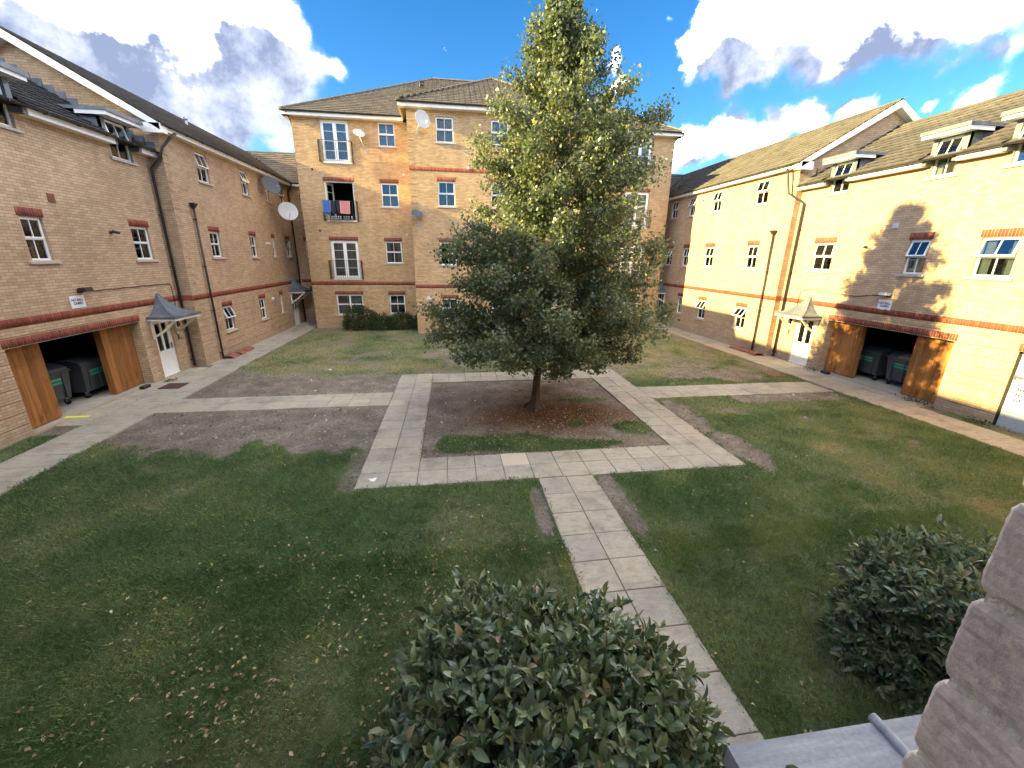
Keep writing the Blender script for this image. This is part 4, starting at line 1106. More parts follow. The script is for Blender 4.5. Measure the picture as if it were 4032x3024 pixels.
# washing on the open balcony
def cloth_thing(name, label, cat, x0, x1, z1, z0, y, mat, hem=None, slant=0.0):
    m = MB(); nx, nz = 12, 8; V = []
    for j in range(nz + 1):
        for i in range(nx + 1):
            u, v = i / nx, j / nz; x = x0 + (x1 - x0) * u * (1 - .06 * v) + slant * v
            V.append((x, y - .03 - .02 * math.sin(u * 9 + v * 2) * (.3 + v), z1 + (z0 - z1) * v + .015 * math.sin(u * 7) * v))
    k = len(V); V += [(a, b + .012, c) for a, b, c in V]; F = []
    for j in range(nz):
        for i in range(nx):
            q = (j * (nx + 1) + i, (j + 1) * (nx + 1) + i, (j + 1) * (nx + 1) + i + 1, j * (nx + 1) + i + 1); F.append(q); F.append(tuple(k + a for a in q[::-1]))
    m.add(V, F, 0, True)
    if hem:
        for j in (0, nz): pass
        r0 = [V[nz * (nx + 1) + i] for i in range(nx + 1)]; m.tube(r0, .014, 5, 1); m.tube([V[j * (nx + 1)] for j in range(nz + 1)], .012, 5, 1); m.tube([V[j * (nx + 1) + nx] for j in range(nz + 1)], .012, 5, 1)
    o = m.build(name, [M_[mat]] + ([M_[hem]] if hem else [])); tag(o, label, cat); return o
yb_ = YC - .335
cloth_thing('towel', 'blue towel with pale hem hanging on the left of the open balcony', 'towel', -7.22, -6.80, 7.37, 6.78, yb_ - .02, 'blue_towel', 'trim_blue')
cloth_thing('towel', 'second blue towel hanging lower behind the first one on the balcony', 'towel', -7.15, -6.85, 7.3, 6.60, yb_ + .06, 'blue_towel', 'trim_blue')
cloth_thing('trousers', 'charcoal trouser leg hanging beside the blue towel on the balcony', 'trousers', -6.78, -6.52, 7.36, 6.66, yb_ - .01, 'dark_cloth')
cloth_thing('trousers', 'charcoal trousers hanging beside the pink towel on the balcony', 'trousers', -6.50, -6.24, 7.36, 6.72, yb_ - .01, 'dark_cloth', None, .08)
cloth_thing('towel', 'pink patterned towel hanging on the right of the open balcony', 'towel', -6.25, -5.72, 7.37, 6.70, yb_ - .03, 'pink', 'pink_hem')
cloth_thing('shade_cloth', 'dark bag hanging on the top right balcony', 'bag', 11.95, 12.2, 10.35, 9.8, yb_ - .02, 'dark_cloth')
def bottle():
    m = MB(); m.lathe([(0, 0), (.045, 0), (.048, .12), (.03, .16), (.018, .19)], n=10); m.lathe([(.03, .19), (.045, .215), (.03, .25), (0, .255)], n=10, mi=1); return m.mesh('bottle', [M_['galv'], M_['white']])
bme = bottle()
for i, x in enumerate([-6.95, -6.83, -6.72, -6.60, -6.48, -6.36, -6.15, -6.02, -5.90, -5.72]):
    o = link('bottle', bme); o.location = (x, YC - .12 + random.uniform(-.02, .02), 6.325); tag(o, 'white topped bottle, %s from the left in the row on the open balcony floor' % ['first', 'second', 'third', 'fourth', 'fifth', 'sixth', 'seventh', 'eighth', 'ninth', 'tenth'][i], 'bottle', 'bottles on the open balcony')

# ------------------------------------------------------------------ bins and door-side things
def make_bin(loc, rz, label, mat='bin'):
    t = empty('wheeled_bin', loc, rz, label, 'bin', 'four wheeled bins in the stores')
    m = MB(); w, d, z0, z1 = .62, .48, .22, 1.02
    V = [(-w * .9, -d * .85, z0), (w * .9, -d * .85, z0), (w * .9, d * .85, z0), (-w * .9, d * .85, z0), (-w, -d, z1), (w, -d, z1), (w, d, z1), (-w, d, z1)]
    m.add(V, [(0, 3, 2, 1), (0, 1, 5, 4), (1, 2, 6, 5), (2, 3, 7, 6), (3, 0, 4, 7)])
    m.box(-w - .03, w + .03, -d - .03, d + .03, z1, z1 + .05)
    for x in (-.4, 0, .4): m.box(x - .02, x + .02, -d - .008, -d + .05, z0 + .05, z1)
    m.build('bin_body', M_[mat], t)
    m = MB(); n = 8; V = []
    for x in (-w, w):
        for k in range(n + 1): a = math.pi * k / n; V.append((x, -math.cos(a) * d, z1 + .055 + math.sin(a) * .16))
    m.add(V, [(k, k + 1, n + 2 + k, n + 1 + k) for k in range(n)] + [tuple(range(n + 1)), tuple(range(2 * n + 1, n, -1))]); m.build('bin_lid', M_['bin_lid'], t)
    m = MB(); m.box(-.34, .34, -d - .004, -d + .02, .80, .87); m.box(-.34, .34, -d - .0, -d + .03, .70, .76); m.build('bin_label', M_['green_label'], t)
    for sx in (-1, 1):
        for sy_ in (-1, 1):
            m = MB(); m.lathe([(.0, -.025), (.085, -.025), (.09, 0), (.085, .025), (0, .025)], (sx * w * .78, sy_ * d * .68, .095), 12, axis='x'); m.build('wheel', M_['rubber'], t)
            m = MB(); m.box(sx * w * .78 - .035, sx * w * .78 + .035, sy_ * d * .68 - .02, sy_ * d * .68 + .02, .1, .225); m.build('castor', M_['galv'], t)
make_bin((-11.75, 14.45, 0), R(90), 'grey wheeled bin with green label nearest the right leaf of the left store')
make_bin((-11.9, 12.95, 0), R(84), 'grey wheeled bin deeper beside the left leaf of the left store')
make_bin((16.45, 13.65, 0), R(-92), 'grey wheeled bin with green label on the left inside the right store')
make_bin((16.5, 12.2, 0), R(-88), 'grey wheeled bin on the right inside the right store')
def bait(loc, rz, label):
    t = empty('bait_box', loc, rz, label, 'box', 'black boxes at the store doors'); m = MB(); m.box(-.16, .16, -.07, .07, 0, .07); m.build('box_base', M_['rubber'], t); m = MB(); m.add([(-.165, -.075, .07), (.165, -.075, .07), (.165, .075, .07), (-.165, .075, .07), (-.15, -.05, .10), (.15, -.05, .10), (.15, .06, .10), (-.15, .06, .10)], [(4, 5, 6, 7), (0, 1, 5, 4), (1, 2, 6, 5), (2, 3, 7, 6), (3, 0, 4, 7)]); m.build('box_lid', M_['black'], t)
bait((-10.40, 14.9, 0), R(88), 'flat black box on the paving at the left store door')
bait((15.02, 14.25, 0), R(-88), 'flat black box on the paving at the right store door')
m = MB(); m.box(-9.93, -9.28, 14.72, 15.35, .004, .02); tag(m.build('door_mat', M_['mat']), 'purple brown door mat on the paving near the left door', 'mat')
m = MB(); m.box(-10.75, -10.15, 12.2, 12.32, .002, .006); tag(m.build('painted_mark', M_['yellow']), 'yellow painted strip on the threshold of the left store', 'paint mark')
def clay(x, y, rz, label, grp):
    m = MB(); n = 8; V = []
    for u in (-.3, .3):
        for k in range(n + 1): a = math.pi * k / n; V.append((-math.cos(a) * .24, u, math.sin(a) * .13 + .004))
    for u in (-.3, .3):
        for k in range(n + 1): a = math.pi * k / n; V.append((-math.cos(a) * .22, u, math.sin(a) * .11))
    N_ = n + 1
    m.add(V, [(k, k + 1, N_ + k + 1, N_ + k) for k in range(n)] + [(k + 2 * N_, k + 3 * N_, k + 1 + 3 * N_, k + 1 + 2 * N_) for k in range(n)] + [(k, k + 2 * N_, k + 1 + 2 * N_, k + 1) for k in range(n)] + [(k + N_, k + 1 + N_, k + 1 + 3 * N_, k + 3 * N_) for k in range(n)])
    o = m.build('clay_tile', M_['terracotta']); o.location = (x, y, 0); o.rotation_euler = (random.uniform(-.05, .05), random.uniform(-.06, .06), rz); tag(o, label, 'tile', grp)
for i, y in enumerate((19.35, 20.05, 20.75)): clay(-9.78, y, random.uniform(-.12, .12), 'curved red clay tile %s by the left downpipe' % ('nearest', 'in the middle of three', 'farthest')[i], 'clay tiles lying by the left wall')
for i, y in enumerate((17.75, 18.42, 19.1)): clay(14.55, y, random.uniform(-.12, .12), 'curved red clay tile %s by the right downpipe' % ('nearest', 'in the middle of three', 'farthest')[i], 'clay tiles lying by the right wall')
m = MB(); m.lathe([(0, .012), (.26, .012), (.28, 0), (.3, -.02)], (12.78, 23.2, .02), 20); tag(m.build('manhole_cover', M_['concrete']), 'round grey drain cover in the grass near the right walkway', 'drain cover')
m = MB(); m.box(12.55, 13.2, 14.1, 14.75, -.05, -.004); tag(m.build('paving_slab', M_['terracotta']), 'lone reddish slab in the grass beside the right walkway', 'slab')

# ------------------------------------------------------------------ paving
def paving(name):
    o = bpy.data.objects.new(name, None); COL.objects.link(o); o['kind'] = 'structure'; return o
_sl = {}
def slab(parent, x0, x1, y0, y1, mat=None, name='paving_slab'):
    w, d = round(x1 - x0, 3), round(y1 - y0, 3); mt = mat or M_['slab']; k = (w, d, mt.name)
    if k not in _sl:
        g = .005; b = .007; m = MB(); W, D = w / 2 - g, d / 2 - g
        V = [(-W, -D, -.05), (W, -D, -.05), (W, D, -.05), (-W, D, -.05), (-W, -D, -b), (W, -D, -b), (W, D, -b), (-W, D, -b), (-W + b, -D + b, 0), (W - b, -D + b, 0), (W - b, D - b, 0), (-W + b, D - b, 0)]
        F = [(0, 1, 5, 4), (1, 2, 6, 5), (2, 3, 7, 6), (3, 0, 4, 7), (4, 5, 9, 8), (5, 6, 10, 9), (6, 7, 11, 10), (7, 4, 8, 11), (8, 9, 10, 11)]
        m.add(V, F); _sl[k] = m.mesh(name, mt)
    o = link(name, _sl[k], parent); o.location = ((x0 + x1) / 2, (y0 + y1) / 2, random.uniform(-.004, .003)); o.rotation_euler = (random.uniform(-.006, .006), random.uniform(-.006, .006), random.uniform(-.003, .003))
    return o
g = .607
RX = [-2.04 + g * k for k in range(15)]; RY = [7.48 + .5925 * k for k in range(15)]     # square ring 14 x 14 slabs
ring = paving('tree_square_paving')
for i in range(14):
    for j in range(14):
        if 2 <= i <= 11 and 2 <= j <= 11: continue
        new = (i == 5 and j == 1)
        slab(ring, RX[i], RX[i + 1], RY[j], RY[j + 1], M_['slab_new'] if new else None)
fp = paving('front_path')
for k in range(10):
    y1 = 7.47 - .625 * k
    for x in (1.66, 2.26): slab(fp, x, x + .6, y1 - .625, y1)
lp = paving('left_path'); x = -2.05
while x > -8.5:
    for y in (12.34, 12.96): slab(lp, x - .618, x, y, y + .62)
    x -= .618
rp = paving('right_path'); x = 6.46
while x < 13.2:
    for y in (12.08, 12.69): slab(rp, x, x + .62, y, y + .61)
    x += .62
lw = paving('left_walkway'); y = 1.4
while y < 29.6:
    for k in range(2): slab(lw, -8.58 - .62 * (k + 1), -8.58 - .62 * k, y, y + .6)
    if 11.2 < y < 17.3: slab(lw, -10.50, -9.82, y, y + .6)
    y += .6
rw = paving('right_walkway'); y = 1.4
while y < 29.6:
    for k in range(2): slab(rw, 13.42 + .6 * k, 13.42 + .6 * (k + 1), y, y + .6)
    if 9.9 < y < 17.0: slab(rw, 14.62, 15.13, y, y + .6)
    y += .6
m = MB(); m.box(-10.06, -9.82, 17.95, 29.9, -.05, -.006); m.box(-10.06, -7.9, 29.61, 30.15, -.05, -.006); m.box(14.63, 14.83, 17.45, 30, -.05, -.006)
o = m.build('concrete_strip', M_['concrete']); o['kind'] = 'structure'

# ------------------------------------------------------------------ ground
def vnoise(x, y, s, seed=0):
    x = x / s; y = y / s; xi = np.floor(x).astype(np.int64); yi = np.floor(y).astype(np.int64); fx = x - xi; fy = y - yi
    fx = fx * fx * (3 - 2 * fx); fy = fy * fy * (3 - 2 * fy)
    def h(a, b):
        n = (a * 374761393 + b * 668265263 + seed * 2147483) & 0xffffffff; n = ((n ^ (n >> 13)) * 1274126177) & 0xffffffff; return ((n ^ (n >> 16)) & 0xffff) / 65535.
    return (h(xi, yi) * (1 - fx) + h(xi + 1, yi) * fx) * (1 - fy) + (h(xi, yi + 1) * (1 - fx) + h(xi + 1, yi + 1) * fx) * fy
def fbm(x, y, s, seed=0, o=4):
    t = 0; a = .5; 
    for k in range(o): t = t + a * vnoise(x, y, s / 2 ** k, seed + k); a *= .5
    return t / (1 - .5 ** o)
def ss(x, a, b): t = np.clip((x - a) / (b - a), 0, 1); return t * t * (3 - 2 * t)
def rect(x, y, x0, x1, y0, y1, f=.3):
    return ss(x, x0 - f, x0 + f) * (1 - ss(x, x1 - f, x1 + f)) * ss(y, y0 - f, y0 + f) * (1 - ss(y, y1 - f, y1 + f))
def blob(x, y, cx, cy, rx, ry): return np.exp(-(((x - cx) / rx) ** 2 + ((y - cy) / ry) ** 2) ** 1.5)
def masks(x, y):
    n = fbm(x, y, 1.6, 3); n2 = fbm(x, y, .45, 11); n3 = fbm(x, y, 4.0, 21)
    jag = (n - .5) * 1.6 + (n2 - .5) * .8
    bare = np.zeros_like(x)
    edge = np.interp(x, [-8.6, -8.0, -6.9, -6.15, -5.8, -5.2, -4.9, -4.4, -3.9, -2.8, -2.5, -2.2, -2.05], [10.4, 9.9, 9.62, 9.65, 9.2, 9.3, 9.9, 10.0, 9.25, 9.14, 9.45, 8.9, 8.3])
    bare = np.maximum(bare, ss(y + (n2 - .5) * .8 + (fbm(x, y, .18, 33) - .5) * .7, edge - .1, edge + .35) * (x < -2) * (y < 12.5) * (x > -8.7))
    bare = np.maximum(bare, rect(x, y, -2.4, -1.9, 7.4, 9.2, .12) * .7)
    e2 = np.interp(x, [-8.6, -7.5, -6.8, -6, -4.2, -2.1], [17.0, 16.4, 15.8, 16.2, 15.8, 15.75])
    bare = np.maximum(bare, (1 - ss(y + jag * .8, e2 - .2, e2 + .3)) * (x < -2) * (y > 13.4) * (x > -8.7))
    bare = np.maximum(bare, blob(x, y, -4.8, 18.1, 1.0, .35) * .9)
    # tree square
    sq = rect(x, y, -.82, 5.33, 8.67, 14.6, .02)
    gs = blob(x, y, -.05, 9.35, .5, .55) + blob(x, y, 1.2, 9.35, 1.2, .48) + blob(x, y, 2.6, 9.0, 1.6, .33) * .8 + blob(x, y, 4.8, 9.85, .55, .45) + blob(x, y, 4.1, 12.2, 1.0, .3) * .55 + blob(x, y, 3.3, 10.3, .3, .25) * .6 + blob(x, y, 1.9, 10.7, .9, .3) * .5
    gsq = ss(gs + jag * .35, .30, .55)
    # right lawns
    r = blob(x, y, 6.8, 10.2, .55, 1.9) * .95 + blob(x, y, 7.0, 8.0, .5, 1.0) * .7 + rect(x, y, 9.2, 13.2, 11.35, 12.1, .18) * 1.0 + blob(x, y, 8.5, 10.7, .35, .5) * .8 + blob(x, y, 11.3, 8.2, 1.1, .6) * .62 + blob(x, y, 10.2, 9.8, 1.6, .6) * .45 + blob(x, y, 9.0, 6.2, 1.6, .8) * .35
    r += blob(x, y, 11.2, 14.4, 1.5, .8) * .95 + blob(x, y, 8.9, 14.6, .9, .5) * .8 + blob(x, y, 9.8, 15.2, 1.6, .6) * .55 + blob(x, y, 8.0, 13.6, 1.6, .25) * .4
    r += blob(x, y, 3.05, 6.4, .28, 1.2) * 1.1 + blob(x, y, 1.5, 6.6, .2, 1.0) * .9 + blob(x, y, -1.6, 3.6, 1.3, .6) * .22 + blob(x, y, 0.2, 5.6, .8, 1.1) * .35 + blob(x, y, 5.4, 3.2, 1.0, .5) * .4 + blob(x, y, 4.6, 4.3, .4, .3) * .5
    r += blob(x, y, 7.2, 18, 3.2, 2.5) * .28
    r = np.maximum(r - .1, 0) * 1.1; bare = np.maximum(bare, ss(r + (n2 - .5) * .9 + (fbm(x, y, .25, 31) - .5) * .7, .38, .72) * (r > .02))
    far = ss(y, 13.5, 15.5); 
    patch = ss(fbm(x, y, 1.1, 40) , .50, .66) * far * .85
    bare = np.maximum(bare, patch * .8)
    grass = np.clip(1 - bare, 0, 1); grass = grass * (1 - sq) + gsq * sq
    strip = ((x < -9.82) | (x > 14.6))
    grass = np.where(strip & (y > 11.0) & (x < 0), 0, grass)
    grass = np.where((x > 14.6) & (y > 9.4), grass * (n2 > .55), grass)
    dry_haze = np.clip(far * (.55 + .9 * (n3 - .45)) + .9 * (n - .47) + 1.0 * (n3 - .5) + .26 * ss(x, 4, 9) + .08, 0, 1)  # rises to the right for yellower grass and painted-in pale window haze
    mulch = sq * np.clip(blob(x, y, 2.9, 11.0, 2.3, 1.1) * 1.3 + jag * .4, 0, 1)
    return grass, mulch, dry_haze
NXg, NYg = 330, 380
gx = np.linspace(-10.6, 15.2, NXg); gy = np.linspace(.6, 30.4, NYg); GX, GY = np.meshgrid(gx, gy)
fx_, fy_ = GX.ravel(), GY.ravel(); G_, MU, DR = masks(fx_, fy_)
Z = -.028 + .02 * (fbm(fx_, fy_, .5, 60) - .5) + .035 * (fbm(fx_, fy_, 2.5, 61) - .5) + .012 * G_
Z -= .012
for a, b, c, d in [(-2.04, -.826, 7.48, 15.78), (5.245, 6.458, 7.48, 15.78), (-2.04, 6.458, 7.48, 8.665), (-2.04, 6.458, 14.59, 15.78), (1.66, 2.86, 1.2, 7.5), (-8.6, -2, 12.34, 13.58), (6.4, 13.4, 12.08, 13.30), (-10.6, -8.58, 0, 31), (13.42, 15.3, 0, 31)]:
    inside_ = (fx_ > a) & (fx_ < b) & (fy_ > c) & (fy_ < d); keep_ = ((fx_ < -9.82) & (fy_ < 11.0)) | ((fx_ > 14.62) & (fy_ < 9.9))
    Z = np.where(inside_ & ~keep_, -.046, Z); G_ = np.where(inside_ & ~keep_, 0, G_)
idx = np.arange(NXg * NYg).reshape(NYg, NXg)
F = np.stack([idx[:-1, :-1], idx[:-1, 1:], idx[1:, 1:], idx[1:, :-1]], -1).reshape(-1, 4)
me = np_mesh('courtyard_ground', np.stack([fx_, fy_, Z], 1), F, M_['ground'], dict(grass=G_, mulch=MU, dry_haze=DR), 4)
me.polygons.foreach_set('use_smooth', np.ones(len(F), bool))
o = link('ground', me); o['kind'] = 'structure'
m = MB(); m.add([(-900, -900, -.12), (900, -900, -.12), (900, 900, -.12), (-900, 900, -.12)], [(0, 1, 2, 3)]); o = m.build('ground', M_['concrete']); o['kind'] = 'structure'

PAVED = [(-2.04, -.826, 7.48, 15.78), (5.245, 6.458, 7.48, 15.78), (-2.04, 6.458, 7.48, 8.665), (-2.04, 6.458, 14.59, 15.78), (1.66, 2.86, 1.2, 7.5), (-8.6, -2, 12.34, 13.58), (6.4, 13.4, 12.08, 13.30), (-9.82, -8.58, 0, 31), (13.42, 14.62, 0, 31)]
def off_paving(x, y, e=.0):
    ok = np.ones(len(x), bool)
    for a, b, c, d in PAVED: ok &= ~((x > a + e) & (x < b - e) & (y > c + e) & (y < d - e))
    return ok
def scatter(n, x0, x1, y0, y1):
    return rng.uniform(x0, x1, n), rng.uniform(y0, y1, n)
def grass_layer():
    Vs = []; As = []; tot = 0
    for (n, y0, y1, x0, x1, hh, ww) in ((300000, .9, 5.5, -6.5, 12.5, .050, .0065), (230000, 5.0, 10.5, -9.9, 13.4, .048, .010), (230000, 10.0, 19.0, -10.4, 14.6, .040, .016), (110000, 18.0, 27.2, -8.6, 13.5, .036, .024)):
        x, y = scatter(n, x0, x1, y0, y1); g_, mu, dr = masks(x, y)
        dens = fbm(x, y, .22, 77, 2)
        g_ = np.maximum(g_, .10 * (dens > .58) * (y > 5)); keep = (rng.random(n) < g_ * (.35 + 1.1 * dens)) & off_paving(x + rng.normal(0, .035, n), y + rng.normal(0, .035, n), .02) & (g_ > .05)
        if y1 > 20: keep &= ~((x > -2.1) & (x < 7.7) & (y > 24.7))
        x, y, g_, dr, dens = x[keep], y[keep], g_[keep], dr[keep], dens[keep]; k = len(x)
        h = hh * rng.uniform(.5, 1.35, k) * (.55 + .6 * g_) * (.7 + .6 * dens); a = rng.uniform(0, 2 * np.pi, k); lean = rng.uniform(.2, 1.1, k) * h; la = a + rng.uniform(-1, 1, k) + np.pi / 2
        w = ww * rng.uniform(.6, 1.3, k) / 2; z = np.full(k, -.03) + .01
        P = np.zeros((k, 4, 3))
        dx, dy = np.cos(a) * w, np.sin(a) * w; lx, ly = np.cos(la) * lean, np.sin(la) * lean
        P[:, 0] = np.stack([x - dx, y - dy, z], 1); P[:, 1] = np.stack([x + dx, y + dy, z], 1)
        P[:, 2] = np.stack([x + dx * .6 + lx * .4, y + dy * .6 + ly * .4, z + h * .65], 1); P[:, 3] = np.stack([x + lx, y + ly, z + h], 1)
        Vs.append(P.reshape(-1, 3))
        pn = fbm(x, y, .9, 90, 3)
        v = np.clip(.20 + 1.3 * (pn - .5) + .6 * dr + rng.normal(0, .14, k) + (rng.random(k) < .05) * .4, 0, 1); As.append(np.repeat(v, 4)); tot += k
    V = np.concatenate(Vs); A = np.concatenate(As); n = len(V) // 4; b = np.arange(n) * 4
    F = np.stack([b, b + 1, b + 2, b + 3], 1)
    me = np_mesh('lawn_grass', V, F, M_['grass'], dict(var=A), 4)
    o = link('lawn_grass', me); tag(o, 'short patchy green grass of the courtyard lawns', 'grass', kind='stuff')
    print('grass blades', n)
grass_layer()

def leaf_cards(P, S, Nrm, fold=.25, aspect=.62, six=False):
    """leaves at points P size S with normals: returns V, F(4)"""
    n = len(P); t = rng.normal(size=(n, 3)); t -= (t * Nrm).sum(1, keepdims=True) * Nrm; t /= np.linalg.norm(t, axis=1, keepdims=True) + 1e-9
    b = np.cross(Nrm, t); S = S[:, None]
    tip = P + t * S * .5; base = P - t * S * .5; l = P + b * S * aspect * .5 + Nrm * S * fold * .3 - t * S * .06; r_ = P - b * S * aspect * .5 + Nrm * S * fold * .3 - t * S * .06
    V = np.stack([base, l, tip, r_], 1).reshape(-1, 3); k = np.arange(n) * 4
    F = np.concatenate([np.stack([k, k + 2, k + 1], 1), np.stack([k, k + 3, k + 2], 1)])
    return V, F

def litter():
    zs = []
    X, Y = [], []
    for n, cx, cy, sx, sy_ in ((2300, -1.0, 3.7, 2.2, 1.2), (450, -3.5, 4.5, 3, 2), (300, 3.4, 6.3, 2.0, 1.0), (2200, 3.2, 10.6, 1.6, .9), (1400, 2.2, 9.3, 1.9, .5), (200, 5, 5, 4, 2.5), (400, 0, 9, 7, 4), (250, 10, 12, 3, 3)):
        X.append(rng.normal(cx, sx, n)); Y.append(rng.normal(cy, sy_, n))
    x = np.concatenate(X); y = np.concatenate(Y); ok = (x > -8.4) & (x < 13) & (y > 1.3) & (y < 24) & (off_paving(x, y) | (rng.random(len(x)) < .06)) & (rng.random(len(x)) < np.clip((fbm(x, y, .8, 140, 3) - .36) * 4, .08, 1)); x, y = x[ok], y[ok]; n = len(x)
    N_ = rng.normal(size=(n, 3)) * .35 + np.array([0, 0, 1]); N_ /= np.linalg.norm(N_, axis=1, keepdims=True)
    S = rng.uniform(.025, .07, n); far = y > 8.5; S[far] *= .8
    V, F = leaf_cards(np.stack([x, y, np.full(n, .014)], 1), S, N_, .6, .6)
    v = rng.random(n) ** .8; under = np.exp(-(((x - 2.8) / 2.5) ** 2 + ((y - 10.4) / 1.5) ** 2)); v = np.where(rng.random(n) < under * .5, rng.uniform(.8, .95, n), v)
    me = np_mesh('leaf_litter', V, F, M_['litter'], dict(var=np.repeat(v, 4)), 3); o = link('leaf_litter', me); tag(o, 'scattered pale brown and yellow fallen leaves on the lawns', 'fallen leaves', kind='stuff')
litter()
def crumbs():
    x, y = scatter(60000, -8.5, 13.3, 1.2, 20); g_, mu, dr = masks(x, y); k = (g_ < .5) & off_paving(x, y, -.02) & (rng.random(len(x)) < (.25 + .75 * fbm(x, y, .5, 71)) * np.where(y < 13, 1, .5)); x, y = x[k][:14000], y[k][:14000]; n = len(x)
    r_ = rng.gamma(2.0, .0055, n) + .004; B = np.array([(1, 0, 0), (-.5, .87, 0), (-.5, -.87, 0), (.1, .1, .9)]); a = rng.uniform(0, 6.28, n)
    P = np.zeros((n, 4, 3)); ca, sa = np.cos(a), np.sin(a)
    for q in range(4):
        bx, by, bz = B[q] * rng.uniform(.7, 1.4, (n, 1)).T if False else (B[q][0], B[q][1], B[q][2]); j = rng.uniform(.6, 1.4, n)
        P[:, q, 0] = x + (bx * ca - by * sa) * r_ * j; P[:, q, 1] = y + (bx * sa + by * ca) * r_ * j; P[:, q, 2] = -.036 + bz * r_ * 1.3 + .004
    F = np.array([(0, 1, 3), (1, 2, 3), (2, 0, 3)])[None] + (np.arange(n) * 4)[:, None, None]
    t = NT('soil_crumb'); v = t.attr('var'); t.base(t.ramp(v, [(0, (.09, .07, .055)), (.6, (.22, .18, .15)), (.93, (.36, .31, .26)), (1, (.6, .57, .52))]), .95, .1)
    me = np_mesh('soil_crumbs', P.reshape(-1, 3), F.reshape(-1, 3), t.m, dict(var=np.repeat(rng.random(n), 4)), 3); o = link('soil_crumbs', me); tag(o, 'loose crumbs and little stones on the bare soil patches', 'soil', kind='stuff')
crumbs()
for (x, y, s_, lb) in ((-1.72, 7.75, .13, 'crumpled white paper on the front left corner of the paved square'), (-4.9, 16.6, .14, 'white paper scrap on the far left lawn')):
    m = MB(); V = [(x + s_ * .6 * math.cos(a) * (1 + .3 * math.sin(3 * a)), y + s_ * .5 * math.sin(a), .01 + .05 * random.random()) for a in [2 * math.pi * k / 9 for k in range(9)]] + [(x, y, .06)]
    m.add(V, [(k, (k + 1) % 9, 9) for k in range(9)]); tag(m.build('paper_scrap', M_['paper']), lb, 'litter')

